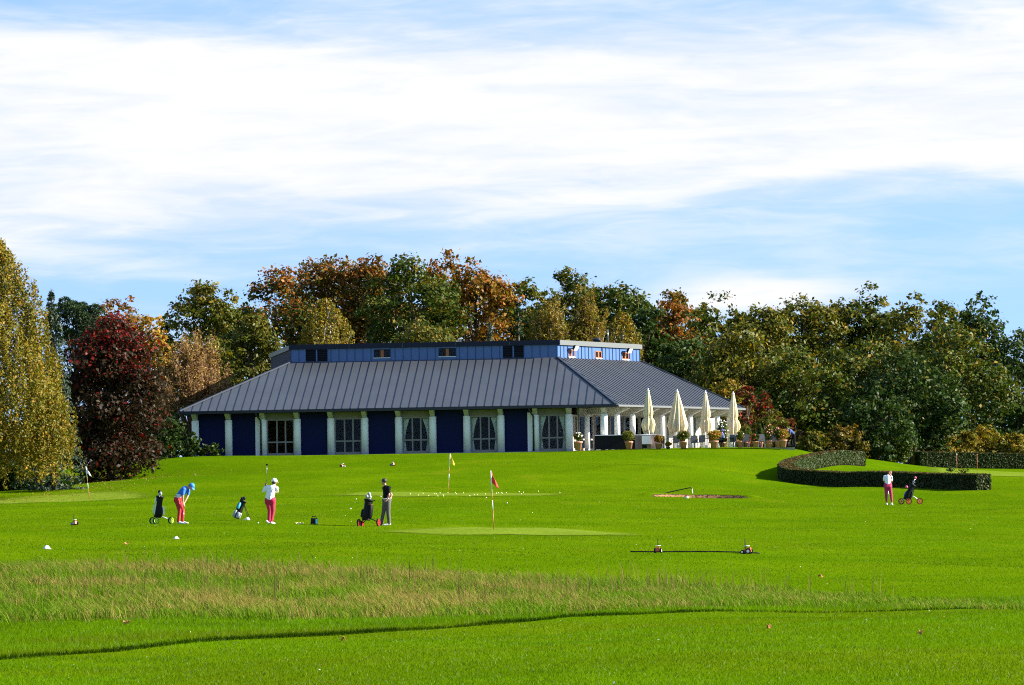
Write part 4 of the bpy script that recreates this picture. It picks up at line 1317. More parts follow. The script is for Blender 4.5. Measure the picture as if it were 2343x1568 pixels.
# trees behind the clubhouse
BT = [
 ('green and orange tree at the left end of the wood behind the roof', 478, 332, 652, 84, 'olive', 0.16, 0.1),
 ('yellow-green tree low behind the left part of the blue band', 585, 322, 712, 62, 'olive', 0.15, 0.1),
 ('dark tree filling the gap behind the left end of the blue band', 555, 345, 690, 62, 'dkgreen', 0.17, 0.0),
 ('rust tree with green skirts left of the tallest rust crown', 640, 342, 618, 86, 'turning', 0.17, 0.1),
 ('tallest rust-red tree of the wood', 752, 348, 566, 104, 'rust', 0.17, 0.1),
 ('rust tree on the right shoulder of the tallest one', 858, 346, 590, 72, 'rust', 0.17, 0.1),
 ('tall green tree between the rust and the orange crowns', 952, 338, 580, 98, 'green', 0.17, 0.1),
 ('orange topped tree right of the tall green one', 1030, 350, 578, 62, 'orange', 0.17, 0.1),
 ('bright orange tree sloping down to the dip in the wood', 1095, 344, 590, 86, 'orange', 0.17, 0.1),
 ('mid-green tree in the dip right of the orange trees', 1205, 352, 636, 60, 'green', 0.17, 0.0),
 ('green tree left of centre above the bare-stemmed birches', 1295, 347, 624, 80, 'green', 0.17, 0.1),
 ('green tree with a rounded top above the yellow birch', 1412, 345, 626, 86, 'green', 0.17, 0.1),
 ('dark green tree right above the light blue band end', 1478, 336, 690, 70, 'dkgreen', 0.17, 0.0),
 ('purple-tipped tree at the start of the right hand wood', 1535, 350, 656, 62, 'brown', 0.17, 0.0),
 ('green tree with an orange spray on its left above the terrace roof', 1548, 338, 694, 76, 'turning', 0.17, 0.0),
 ('green tree behind the terrace roof slope', 1590, 330, 765, 92, 'dkgreen', 0.16, 0.0),
 ('green tree standing above the cream parasols', 1655, 344, 672, 78, 'green', 0.17, 0.0),
 ('olive tree right of the one above the parasols', 1745, 340, 682, 82, 'olive', 0.17, 0.0),
 ('large olive tree over the far end of the terrace', 1705, 322, 760, 120, 'olive', 0.16, 0.0),
 ('tall olive-green tree at the middle of the right hand wood', 1850, 344, 656, 92, 'olive', 0.17, 0.0),
 ('green tree in front of the tall olive one', 1830, 318, 790, 118, 'green', 0.16, 0.0),
 ('olive crown between two green trees of the right hand wood', 1930, 347, 676, 62, 'olive', 0.17, 0.0),
 ('green tree with the highest top of the right hand wood', 2000, 346, 652, 70, 'green', 0.17, 0.0),
 ('dark green tree filling the middle of the right hand wood', 1965, 326, 770, 112, 'green', 0.16, 0.0),
 ('olive-tipped tree right of the highest one', 2092, 342, 690, 78, 'olive', 0.17, 0.0),
 ('dark green tree above the curved hedge', 2075, 318, 790, 115, 'dkgreen', 0.16, 0.0),
 ('green tree with drooping boughs in the right hand wood', 2170, 336, 694, 76, 'green', 0.17, 0.0),
 ('broad green tree over the far straight hedge', 2190, 324, 760, 118, 'green', 0.16, 0.0),
 ('dark bluish green tree standing up near the right edge', 2252, 346, 672, 76, 'dkgreen', 0.17, 0.0),
 ('dark green tree cut by the right edge', 2330, 334, 752, 82, 'dkgreen', 0.16, 0.0),
 ('low dark tree between the curved hedge and the far hedge', 2010, 308, 890, 80, 'dkgreen', 0.15, 0.0),
]
for i, (lab, px, Y, ty, hw, pal, lf, lo) in enumerate(BT):
    broadleaf('broadleaf_tree', lab, px, Y, ty - 13, hw * 1.30, pal, 100 + i, leaf=lf * 0.98, low=max(lo, 0.02) if px > 1500 else (0.42 if px > 560 else 0.25), group='trees of the wood behind the clubhouse', dens=1.05, ry=min(hw * Y / F * 0.8, 3.2))
BK = [(520, 690, 'turning', 'half hidden green tree at the back behind the tan tree'), (690, 606, 'rust', 'rust crown at the back left of the tallest rust tree'), (805, 592, 'rust', 'rust crown at the back right of the tallest rust tree'),
      (905, 604, 'olive', 'olive crown at the back between rust and green'), (1000, 606, 'turning', 'crown at the back between the green and the orange tops'), (1145, 632, 'orange', 'orange crown at the back beside the dip'),
      (1250, 646, 'green', 'green crown at the back above the first white-stemmed birch'), (1352, 640, 'green', 'green crown at the back above the second white-stemmed birch'), (1470, 664, 'green', 'green crown at the back over the end of the light blue band'),
      (1612, 684, 'olive', 'olive crown at the back over the second parasol'), (1705, 690, 'olive', 'olive crown at the back over the last parasol'), (1800, 684, 'olive', 'olive crown at the back over the terrace end'),
      (1900, 680, 'green', 'green crown at the back over the curved hedge'), (2045, 684, 'green', 'green crown at the back over the gap between the hedges'), (2140, 700, 'olive', 'olive crown at the back over the left end of the far hedge'), (2215, 694, 'green', 'green crown at the back over the far hedge')]
for i, (px, ty, pal, lab) in enumerate(BK):
    broadleaf('broadleaf_tree', lab, px, 360 + (i % 3) * 3, ty, 70, pal, 500 + i, leaf=0.20, low=0.45 if px < 1500 else 0.3, group='trees of the wood behind the clubhouse', dens=0.8, ry=2.0)
weeping('birch_tree', 'golden birch with pale branches behind the left half of the blue band', 748, 318, 682, 88, 'gold', 41, leaf=0.10, nstr=1100, low=0.25, shape=0.5, trunks=2)
broadleaf('broadleaf_tree', 'soft olive tree low behind the middle of the blue band', 985, 315, 716, 92, 'olive', 42, leaf=0.12, low=0.25)
conifer('spruce_tree', 'small blue conifer peeping over the blue band', 1126, 308, 726, 26, 'spruce', 43, needle=0.11)
conifer('spruce_tree', 'dark narrow conifer left of the bare-stemmed birches', 1192, 331, 676, 34, 'pine', 44, step=0.9, droop=0.15)
twiggy('birch_tree', 'half bare brown birch with white stems above the light blue band', 1262, 318, 668, 66, 'gold', 45, nst=70, leafn=15000, bark='birch_bark')
twiggy('birch_tree', 'second half bare brown birch right of the first', 1345, 320, 658, 62, 'gold', 46, nst=70, leafn=15000, bark='birch_bark')
weeping('birch_tree', 'yellow birch low behind the light blue band', 1428, 314, 712, 58, 'gold', 47, leaf=0.095, nstr=900, low=0.2, shape=0.45)
# shrubs: lower growth at the foot of the wood
SH = [
 ('orange-yellow shrub behind the terrace roof end', 1672, 312, 862, 62, 'gold', 1.0),
 ('shrub with scarlet leaves right of the last parasol', 1712, 307, 868, 34, 'red', 1.0),
 ('scarlet tipped shrub above the tall pot plants', 1752, 309, 890, 34, 'red', 1.0),
 ('reddish shrub behind the server', 1800, 308, 945, 46, 'red', 1.0),
 ('brown-green shrub at the right end of the terrace', 1762, 304, 930, 46, 'olive', 1.0),
 ('low green shrub on the slope right of the server', 1862, 305, 985, 50, 'olive', 1.0),
 ('yellowing shrub behind the curved hedge', 1935, 306, 965, 60, 'brown', 1.0),
 ('green shrub right behind the end of the curved hedge', 2040, 309, 985, 48, 'green', 1.0),
 ('yellow-brown shrub over the left end of the far hedge', 2165, 318, 985, 60, 'gold', 1.0),
 ('golden shrub behind the middle of the far hedge', 2245, 319, 968, 62, 'gold', 1.0),
 ('golden-brown shrub over the right end of the far hedge', 2325, 319, 990, 55, 'gold', 1.0),
 ('black-green ivy bush against the left end of the clubhouse', 432, 286.5, 985, 34, 'dkgreen', 1.2),
 ('low dark bush at the left corner of the boarded wall', 482, 287, 1012, 32, 'dkgreen', 1.2),
 ('dark bush between the dark red tree and the clubhouse', 388, 286, 950, 42, 'dkgreen', 1.2),
 ('dark undergrowth between the dark red tree and the tan tree', 352, 300, 930, 60, 'dkgreen', 1.0),
 ('dark undergrowth behind the dark red tree', 262, 306, 960, 75, 'dkgreen', 0.9),
 ('dark undergrowth behind the golden birch', 120, 300, 960, 90, 'dkgreen', 0.9),
 ('dark growth at the foot of the golden birch', 20, 258, 1045, 120, 'dkgreen', 1.0),
 ('brown leaved bush behind the left roof hip', 528, 306, 865, 40, 'brown', 0.9),
]
for i, (lab, px, Y, ty, hw, pal, dn) in enumerate(SH):
    broadleaf('shrub', lab, px, Y, ty, hw, pal, 300 + i, cat='shrub', group='shrubs at the foot of the trees', leaf=0.11, dens=dn, low=0.0, flat=0.9)

FARW = [(-40, 880, 'distant dark trees behind the foot of the birch'), (110, 905, 'distant dark trees between the birch and the red tree'), (250, 890, 'distant dark trees behind the red tree trunk'), (390, 885, 'distant dark trees between the red tree and the clubhouse'), (500, 900, 'distant dark trees behind the left hip of the roof'), (2400, 820, 'distant dark trees beyond the right edge of the wood')]
for i, (px, ty, lab) in enumerate(FARW):
    broadleaf('broadleaf_tree', lab, px, 372, ty, 115, 'dkgreen', 700 + i, group='distant trees at the edges of the wood', leaf=0.26, dens=0.75, low=0.0, ry=2.5)

# ------------------------------------------------------------------ hedges
def hedge(name, label, pts, width, height, seed, leaf=0.062, per=290):
    """clipped hedge along a ground line; pts: list of (x, y)"""
    rg = np.random.default_rng(seed)
    pts = np.array(pts, float)
    seg = np.linalg.norm(np.diff(pts, axis=0), axis=1); s = np.concatenate([[0], np.cumsum(seg)])
    n = max(3, int(s[-1] / 0.35))
    ss = np.linspace(0, s[-1], n)
    cx = np.interp(ss, s, pts[:, 0]); cy_ = np.interp(ss, s, pts[:, 1])
    for _ in range(3):
        cx[1:-1] = (cx[:-2] + 2 * cx[1:-1] + cx[2:]) / 4; cy_[1:-1] = (cy_[:-2] + 2 * cy_[1:-1] + cy_[2:]) / 4
    tx = np.gradient(cx); ty_ = np.gradient(cy_); ll = np.hypot(tx, ty_); nx_, ny_ = -ty_ / ll, tx / ll
    gzs = ground(cx, cy_)
    root = empty(name, (cx[0], cy_[0], gzs[0]), 0, label, 'hedge')
    O = np.array([cx[0], cy_[0], gzs[0]])
    w = width / 2 - 0.03; h = height - 0.03
    mb = MB(); vs_ = []
    for i in range(n):
        for (a, z) in ((-w, -0.1), (w, -0.1), (w, h), (-w, h)):
            jz = rg.normal() * 0.012
            vs_.append((cx[i] + nx_[i] * a - O[0], cy_[i] + ny_[i] * a - O[1], gzs[i] + z + jz - O[2]))
    fs = []
    for i in range(n - 1):
        for k in range(4):
            k2 = (k + 1) % 4
            fs.append((i * 4 + k, (i + 1) * 4 + k, (i + 1) * 4 + k2, i * 4 + k2))
    fs += [(0, 1, 2, 3), ((n - 1) * 4 + 3, (n - 1) * 4 + 2, (n - 1) * 4 + 1, (n - 1) * 4)]
    mb.add(vs_, fs)
    mb.build('twig_core', MAT['dark_hedge'], root)
    # leaves over the faces
    Lg = s[-1]
    per_len = {'side': height, 'top': width}
    P_, N_, H_ = [], [], []
    def along(m):
        u = rg.random(m) * (n - 1); i = np.minimum(u.astype(int), n - 2); f = u - i
        L_ = lambda q: q[i] * (1 - f) + q[i + 1] * f
        return L_(cx), L_(cy_), L_(nx_), L_(ny_), L_(gzs)
    for sgn in (-1, 1):
        m = int(Lg * height * per)
        x, y, ax, ay, g = along(m); z = rg.random(m) * height
        o = sgn * (width / 2 - 0.02 + rg.normal(size=m) * 0.02)
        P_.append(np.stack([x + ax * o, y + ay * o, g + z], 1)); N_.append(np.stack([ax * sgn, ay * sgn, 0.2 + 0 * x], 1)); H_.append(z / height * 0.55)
    m = int(Lg * width * per * 1.2)
    x, y, ax, ay, g = along(m); o = (rg.random(m) - .5) * width
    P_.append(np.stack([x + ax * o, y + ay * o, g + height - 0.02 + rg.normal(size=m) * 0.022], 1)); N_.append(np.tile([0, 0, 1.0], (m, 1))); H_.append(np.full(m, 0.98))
    for i, sg in ((0, -1), (n - 1, 1)):
        m = int(width * height * per * 1.3)
        o = (rg.random(m) - .5) * width; z = rg.random(m) * height
        t_ = np.array([tx[i], ty_[i]]) / ll[i] * sg
        e = 0.0 + rg.normal(size=m) * 0.02
        P_.append(np.stack([cx[i] + nx_[i] * o + t_[0] * e, cy_[i] + ny_[i] * o + t_[1] * e, gzs[i] + z], 1)); N_.append(np.tile([t_[0], t_[1], 0.2], (m, 1))); H_.append(z / height * 0.55)
    P_ = np.concatenate(P_) - O; N_ = np.concatenate(N_); H_ = np.concatenate(H_)
    N_ = unit(N_ + rg.normal(size=N_.shape) * 0.45)
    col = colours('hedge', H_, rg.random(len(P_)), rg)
    link('foliage', mesh_np('foliage', leaf_quads(P_, N_, leaf * (0.7 + .6 * rg.random(len(P_))), rg, 0.7), 4, MAT['leaf'], col), root)['kind'] = 'stuff'
    return root
mk('dark_hedge', (0.012, 0.012, 0.006), 0.95, var=0.3, spec=0.0)
def gp(px, Y): v = at(px, 1100, Y); return (v.x, Y)
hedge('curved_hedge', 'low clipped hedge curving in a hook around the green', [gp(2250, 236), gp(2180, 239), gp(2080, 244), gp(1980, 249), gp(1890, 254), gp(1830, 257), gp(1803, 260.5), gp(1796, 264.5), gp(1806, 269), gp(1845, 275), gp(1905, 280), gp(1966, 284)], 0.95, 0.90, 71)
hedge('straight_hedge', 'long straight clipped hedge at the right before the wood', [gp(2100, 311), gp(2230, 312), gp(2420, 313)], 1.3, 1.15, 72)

# ------------------------------------------------------------------ grass
def noise2(x, y, s, seed):
    """cheap smooth value noise"""
    rg = np.random.default_rng(seed); T = rg.random((64, 64))
    u = x / s; v = y / s
    i = np.floor(u).astype(int); j = np.floor(v).astype(int); f = u - i; g = v - j
    f = f * f * (3 - 2 * f); g = g * g * (3 - 2 * g)
    a = T[i % 64, j % 64]; b = T[(i + 1) % 64, j % 64]; c = T[i % 64, (j + 1) % 64]; d = T[(i + 1) % 64, (j + 1) % 64]
    return (a * (1 - f) + b * f) * (1 - g) + (c * (1 - f) + d * f) * g
def blades(name, label, x, y, h, w, lean, col, rg, seg2=False):
    n = len(x)
    z = ground(x, y, False) - 0.01
    a = rg.random(n) * np.pi
    wx = np.cos(a) * w / 2; wy = np.sin(a) * w / 2 * 0.5
    la = rg.random(n) * 2 * np.pi
    lx = lean[:, 0]; ly = lean[:, 1]
    b = np.stack([x, y, z], 1)
    wv = np.stack([wx, wy, 0 * x], 1)
    tip = b + np.stack([lx, ly, h], 1)
    if not seg2:
        V = np.stack([b - wv, b + wv, tip], 1)
    else:
        mid = b + np.stack([lx * 0.35, ly * 0.35, h * 0.62], 1)
        V = np.concatenate([np.stack([b - wv, b + wv, mid + wv * 0.75], 1), np.stack([b - wv, mid + wv * 0.75, mid - wv * 0.75], 1), np.stack([mid - wv * 0.75, mid + wv * 0.75, tip], 1)])
        col = np.concatenate([col, col, col])
    me = mesh_np(name, V, V.shape[1], MAT['blade'], col)
    o = link(name, me)
    tag(o, label, 'grass', None, 'stuff')
    return o
rg = np.random.default_rng(5)
def frustum(n, y0, y1, pad=1.06, pw=1.0):
    y = y0 + (y1 - y0) * rg.random(n) ** pw
    x = (rg.random(n) - 0.5) * W_D / F * y * pad + 0.02 * 0
    return x, y
# rough strip: its near and far borders
nb_px = [(-100, 1432), (0, 1430), (300, 1418), (700, 1418), (1100, 1412), (1400, 1400), (1700, 1392), (2000, 1390), (2342, 1396), (2500, 1398)]
fb_px = [(-100, 1296), (0, 1298), (300, 1300), (600, 1302), (900, 1312), (1171, 1326), (1450, 1336), (1750, 1350), (2000, 1366), (2342, 1384), (2500, 1388)]
nb_ = np.array([tuple(on_ground_py(a, b)[:2]) for a, b in nb_px]); fb_ = np.array([tuple(on_ground_py(a, b)[:2]) for a, b in fb_px])
def rough_mask(x, y):
    lo = np.interp(x, nb_[:, 0], nb_[:, 1]); hi = np.interp(x, fb_[:, 0], fb_[:, 1])
    w = (noise2(x, y, 1.6, 9) - 0.5) * 2.2 + (noise2(x, y, 0.35, 10) - 0.5) * 3.0
    return (y > lo + w * 0.6) & (y < hi + w), (y - lo) / np.maximum(hi - lo, 1.0)
x, y = frustum(232000, 76, 114)
m, fr = rough_mask(x, y)
x, y, fr = x[m], y[m], fr[m]
n = len(x)
dry = noise2(x, y, 2.2, 1) * 0.6 + noise2(x, y, 0.7, 2) * 0.4
side = 1 - sstep(x, -2, 9)                            # straw on the left, greener to the right
tall = 0.5 + 0.8 * noise2(x, y, 1.1, 3)
h = (0.08 + 0.19 * rg.random(n)) * tall * (0.75 + 0.45 * side)
straw = rg.random(n) < np.clip((dry - 0.37) * 2.4, 0, 0.92) * (0.20 + 0.72 * side)
cg = np.array([0.105, 0.185, 0.010]) * (0.6 + 0.9 * rg.random((n, 1))); cs = np.array([0.30, 0.235, 0.065]) * (0.6 + 0.7 * rg.random((n, 1)))
col = np.where(straw[:, None], cs, cg)
lean = np.stack([-0.45 * h + rg.normal(size=n) * 0.5 * h, rg.normal(size=n) * 0.4 * h], 1)
blades('rough_grass', 'strip of long uncut grass, straw-coloured on the left', x, y, h, 0.012 + 0.009 * rg.random(n), lean, col, rg, True)
# tall seed stalks standing above the rough
x, y = frustum(4200, 84, 112)
m, fr = rough_mask(x, y); m &= (noise2(x, y, 3.0, 12) > 0.45) & (fr > 0.25); x, y = x[m], y[m]; n = len(x)
h = 0.35 + 0.4 * rg.random(n)
cs = np.array([0.24, 0.16, 0.06]) * (0.6 + 0.7 * rg.random((n, 1)))
blades('seed_stalks', 'thin dry seed stalks above the uncut grass', x, y, h, np.full(n, 0.012), np.stack([rg.normal(size=n) * .12 * 1.2, rg.normal(size=n) * .1], 1), cs, rg, True)
# near lawn: cut short below the mowing edge, longer above it
x, y = frustum(300000, 44, 92, pw=1.15)
m, fr = rough_mask(x, y); x, y = x[~m], y[~m]; n = len(x)
longer = y > edge_y(x)
band = (noise2(x, y, 5.0, 21) * 0.5 + noise2(x, y * 0.35, 1.4, 22) * 0.5)
h = np.where(longer, 0.07 + 0.06 * rg.random(n), 0.025 + 0.035 * rg.random(n) * (0.5 + band))
patchy = noise2(x * 0.5, y, 2.6, 25) * 0.6 + noise2(x * 0.4, y, 0.8, 26) * 0.4
base_c = np.array([0.090, 0.176, 0.0012]) * (0.42 + 0.55 * patchy[:, None] + 0.6 * band[:, None] + 0.45 * rg.random((n, 1)))
yel = np.array([0.125, 0.168, 0.003])
t = np.clip((noise2(x, y, 3.3, 23) - 0.45) * 2, 0, 0.7)[:, None]
col = base_c * (1 - t) + yel * t
spk = (rg.random(n) < 0.02)[:, None]
col = np.where(spk, np.array([0.28, 0.36, 0.16]), col)
lean = np.stack([rg.normal(size=n) * 0.5 * h, rg.normal(size=n) * 0.5 * h], 1)
blades('short_grass', 'close-mown foreground grass', x, y, h, 0.007 + 0.006 * rg.random(n), lean, col, rg)
# grass blades along the mowing edge, coloured dark to paint its band of shade
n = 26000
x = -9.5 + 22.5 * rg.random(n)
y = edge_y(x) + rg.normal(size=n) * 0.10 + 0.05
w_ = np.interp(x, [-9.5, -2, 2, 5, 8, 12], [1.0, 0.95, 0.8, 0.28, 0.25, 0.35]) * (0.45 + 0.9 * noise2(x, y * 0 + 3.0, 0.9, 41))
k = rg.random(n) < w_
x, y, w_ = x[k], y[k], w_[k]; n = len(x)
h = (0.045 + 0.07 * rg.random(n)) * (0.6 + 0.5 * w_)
blades('edge_shade_blades', 'grass blades along the mowing edge, coloured dark for its band of shade', x, y, h, 0.010 + 0.008 * rg.random(n), np.stack([rg.normal(size=n) * 0.4 * h, -0.3 * h + rg.normal(size=n) * 0.3 * h], 1), np.array([0.022, 0.052, 0.002]) * (0.5 + 0.8 * rg.random((n, 1))), rg)
# middle lawn up to the clubhouse
x, y = frustum(400000, 88, 286, pw=0.9)
m, fr = rough_mask(x, y); keep = ~m
for (cx0, cy0, rx0, ry0) in GREENS: keep &= ((x - cx0) / rx0) ** 2 + ((y - cy0) / ry0) ** 2 > 1.0
u_, v_ = bunker_uv(x, y); keep &= u_ * u_ + v_ * v_ > 1.05
x, y = x[keep], y[keep]; n = len(x)
band = noise2(x, y, 7.0, 31) * 0.45 + noise2(x * 0.3, y, 1.2, 32) * 0.3 + noise2(x * 0.6, y, 16.0, 34) * 0.25
band = np.clip((band - 0.5) * 1.5 + 0.5, 0, 1)
h = 0.03 + 0.03 * rg.random(n)
col = np.array([0.090, 0.165, 0.0012]) * (0.56 + 0.80 * band[:, None] + 0.35 * rg.random((n, 1)))
t = np.clip((noise2(x, y, 9.0, 33) - 0.5) * 1.6, 0, 0.6)[:, None]
col = col * (1 - t) + np.array([0.115, 0.165, 0.003]) * t
col = np.where((rg.random(n) < 0.012)[:, None], np.array([0.25, 0.32, 0.14]), col)
lean = np.stack([rg.normal(size=n) * 0.5 * h, rg.normal(size=n) * 0.5 * h], 1)
blades('mown_grass', 'mown grass of the lawn below the clubhouse', x, y, h, 0.012 + 0.012 * rg.random(n), lean, col, rg)

rg = np.random.default_rng(91)
for (px, Y, hgt) in ((2176, 239.2, 0.26), (2206, 238.0, 0.18)):
    g = on_ground(px, Y); n = 90
    pos = rg.normal(size=(n, 3)) * np.array([0.16, 0.10, 0.07]) + np.array([g.x, g.y, g.z + 0.93 + hgt * 0.4]); pos[:, 2] += rg.random(n) * hgt * 0.6
    o = link('hedge_shoot', mesh_np('hedge_shoot', leaf_quads(pos, unit(rg.normal(size=(n, 3))), 0.05 + 0.03 * rg.random(n), rg), 4, MAT['leaf'], colours('green', np.full(n, .3), rg.random(n), rg)))
    par = bpy.data.objects['curved_hedge']; o.parent = par; o.location = -Vector(par.location)
# ------------------------------------------------------------------ terrace things
def terr(px, Y, py=1010):
    v = at(px, py, Y); return Vector((v.x, Y, FLOOR - 0.02))
# closed parasols in a row parallel to the terrace side
def parasol(loc, label, seed, height, fat, tie):
    rs = random.Random(seed)
    root = empty('parasol', loc, 0, label, 'parasol', 'closed parasols on the terrace')
    mb = MB(); mb.tube([(0, 0, 0.05), (0, 0, height - 0.1)], 0.045, 10); mb.build('pole', MAT['white_plastic'], root)
    mb = MB(); mb.box(-.45, .45, -.45, .45, 0.0, 0.08); mb.box(-.09, .09, -.09, .09, .0801, .35); mb.build('base', MAT['plinth'], root)
    mb = MB()
    ph = rs.uniform(0, 6.28); nf = 9
    prof = []
    z1 = height - 0.18; z0 = height * 0.315
    N_ = 22
    for i in range(N_ + 1):
        f = i / N_
        z = z1 + (z0 - z1) * f
        r = 0.075 + fat * min(1, f * 1.15) ** 0.8
        if tie: r *= 1 - 0.30 * math.exp(-((f - 0.66) / 0.06) ** 2) 
        if f > 0.86: r *= 1 - 0.28 * (f - 0.86) / 0.14
        prof.append((r, z))
    n = 72; vs_ = []; fs = []
    for i, (r, z) in enumerate(prof):
        f = i / N_
        for k in range(n):
            a = 2 * math.pi * k / n
            fold = 1 + (0.06 + 0.26 * f) * math.sin(nf * a + ph + 0.8 * math.sin(3.0 * f + a)) + 0.10 * f * math.sin(4 * a + 2 * ph)
            dz = 0
            if i >= N_ - 3: dz = -0.20 * (i - N_ + 3) / 3 * (0.5 + 0.5 * math.sin(nf * a + ph + 1.5)) * (1 + 0.6 * math.sin(2 * a + ph))
            vs_.append((r * fold * math.cos(a), r * fold * math.sin(a), z + dz))
    for i in range(N_):
        for k in range(n):
            k2 = (k + 1) % n
            fs.append((i * n + k, (i + 1) * n + k, (i + 1) * n + k2, i * n + k2))
    mb.add(vs_, fs, 0, True)
    mb.build('canopy', MAT['canvas'], root)
    if tie:
        mb = MB(); zt = z1 + (z0 - z1) * 0.66; mb.lathe([(fat * 0.80, zt - .02), (fat * 0.82, zt + .02)], n=24); mb.build('tie_band', MAT['canvas'], root)
    mb = MB(); mb.lathe([(0.11, height - 0.20), (0.10, height - 0.13), (0.045, height - 0.12), (0.04, height)], n=12); mb.build('finial', MAT['white_plastic'], root)
    return root
U0 = terr(1484, 286.6)
for i, (px, lab, fat, tie) in enumerate(((1484, 'closed cream parasol nearest the clubhouse corner', 0.33, True), (1550.5, 'widest of the closed cream parasols, loosely furled', 0.50, False),
                                         (1615.5, 'closed cream parasol tied tightly between the wide one and the last', 0.31, True), (1678.5, 'closed cream parasol at the outer end of the row', 0.33, True))):
    P0 = np.array([U0.x, U0.y]); t, _ = hit(px, 1010, P0, RD)
    q = P0 + RD * t
    z = at(px, 889 + i * 2.4, q[1]).z - (FLOOR - .02)
    parasol((q[0], q[1], FLOOR - .02), lab, 50 + i, z, fat, tie)

def plant_leaves(root, name, c, r, n, pal, seed, leaf, flowers=None, nf=0, mat='leaf', up=0.3):
    rg = np.random.default_rng(seed)
    d = unit(rg.normal(size=(n, 3)) + np.array([0, 0, up]))
    cl_ = rg.integers(0, 14, n); off = unit(rg.normal(size=(14, 3))) * 0.45
    pos = np.array(c) + (d * (0.35 + 0.65 * rg.random((n, 1)) ** 0.5) * 0.62 + off[cl_] * 0.85) * np.array(r)
    pos[:, 2] = np.maximum(pos[:, 2], c[2] - r[2] * 0.95)
    nr = unit(d * .7 + rg.normal(size=(n, 3)) * .7)
    link(name, mesh_np(name, leaf_quads(pos, nr, leaf * (0.7 + .6 * rg.random(n)), rg, 0.55), 4, MAT[mat], colours(pal, 0.3 + 0 * pos[:, 2], rg.random(14)[cl_], rg) * 1.25), root)
    if flowers:
        mb = MB()
        for k in range(nf):
            v = unit(rg.normal(size=(1, 3)) + np.array([[0, -0.8, 0.5]]))[0]
            mb.blob(np.array(c) + v * np.array(r) * 0.95, (0.05, 0.05, 0.04), 6, 4)
        mb.build('flowers', MAT[flowers], root)['kind'] = 'stuff'
mk('petal_red', (0.65, 0.04, 0.03), 0.6); mk('petal_white', (0.82, 0.78, 0.76), 0.6); mk('petal_pink', (0.70, 0.22, 0.22), 0.6); mk('petal_orange', (0.75, 0.25, 0.04), 0.6)
def pot_plant(px, Y, label, pot_h, pot_r, bush_r, bush_h, pal, seed, flowers=None, nf=0, stem=0.0, n=900, leaf=0.055, pot='terracotta', rim=False):
    root = empty('potted_plant', terr(px, Y), 0, label, 'potted plant', 'potted plants along the terrace edge')
    mb = MB()
    mb.lathe([(pot_r * .68, 0), (pot_r * .94, pot_h * .82), (pot_r * 1.06, pot_h * .83), (pot_r * 1.06, pot_h), (pot_r * .92, pot_h), (pot_r * .88, pot_h * .9)], n=20)
    p = mb.build('pot', MAT[pot], root)
    if rim:
        mb = MB(); mb.lathe([(pot_r * .88, pot_h * .5), (pot_r * .93, pot_h * .54), (pot_r * .90, pot_h * .58)], n=20); mb.build('relief_band', MAT[pot], p)
    mb = MB(); mb.tube([(0, 0, pot_h * .8), (0.01, 0, pot_h + stem + bush_h * .5)], [0.02, 0.012], 6)
    for k in range(5):
        a = k * 1.25; mb.tube([(0, 0, pot_h * .9), (math.cos(a) * bush_r * .5, math.sin(a) * bush_r * .5, pot_h + stem + bush_h * .6)], [0.012, 0.005], 4)
    mb.build('stems', MAT['twig'], root)
    plant_leaves(root, 'leaves', (0, 0, pot_h + stem + bush_h * 0.5), (bush_r, bush_r, bush_h * .55), n, pal, seed, leaf, flowers, nf)
    return root
pot_plant(1322, 285.6, 'terracotta pot with a round white-flowered bush at the clubhouse corner', 0.62, 0.30, 0.36, 0.62, 'green', 61, 'petal_white', 12)
pot_plant(1438, 284.6, 'large terracotta pot with a bright green bush in front of the dark screen', 0.55, 0.28, 0.52, 0.72, 'olive', 62, None, 0, n=1300)
pot_plant(1506, 284.4, 'pot overflowing with copper-orange leaves below the first parasol', 0.42, 0.24, 0.36, 0.55, 'orange', 63, None, 0)
pot_plant(1528, 284.6, 'small low yellow-green bush right of the copper-leaved pot', 0.16, 0.16, 0.27, 0.34, 'yellow', 64, None, 0, n=600, pot='grey_fabric')
pot_plant(1563, 284.3, 'terracotta pot with a green bush and one orange-red bloom', 0.50, 0.27, 0.52, 0.75, 'green', 65, 'petal_orange', 5, n=1300)
pot_plant(1633, 284.3, 'wide terracotta pot with a broad yellow-green bush', 0.50, 0.30, 0.60, 0.72, 'yellow', 66, 'petal_red', 4, n=1500)
pot_plant(1693, 284.4, 'terracotta pot with a narrow leafy plant and a white bloom', 0.46, 0.22, 0.34, 0.70, 'olive', 67, 'petal_white', 3)
pot_plant(1728, 284.4, 'terracotta pot with a small bush and a red bloom', 0.42, 0.24, 0.32, 0.50, 'green', 68, 'petal_red', 5)
pot_plant(1759, 284.5, 'banded orange pot with a tall rose bush of pale blooms', 0.46, 0.25, 0.38, 1.15, 'green', 69, 'petal_pink', 14, rim=True, n=1500)
pot_plant(1779, 284.6, 'banded orange pot with a rose bush right of the tall one', 0.44, 0.24, 0.34, 0.95, 'green', 70, 'petal_pink', 12, rim=True, n=1300)
pot_plant(1791, 284.5, 'pale terracotta pot with a yellow-green bush at the terrace end', 0.50, 0.27, 0.44, 0.75, 'yellow', 71, 'petal_pink', 3, n=1300)
pot_plant(1652, 288.0, 'tall white rose bush behind the wide pot', 0.45, 0.25, 0.42, 1.55, 'green', 72, 'petal_white', 26, n=1400)
pot_plant(1705, 288.2, 'tall leafy green plant behind the narrow pot plant', 0.45, 0.25, 0.45, 1.25, 'green', 73, None, 0, n=1500)
pot_plant(1738, 288.4, 'slim dark clipped tree in a pot between the roses and the tall plant', 0.4, 0.22, 0.24, 1.3, 'dkgreen', 74, None, 0, n=1200)

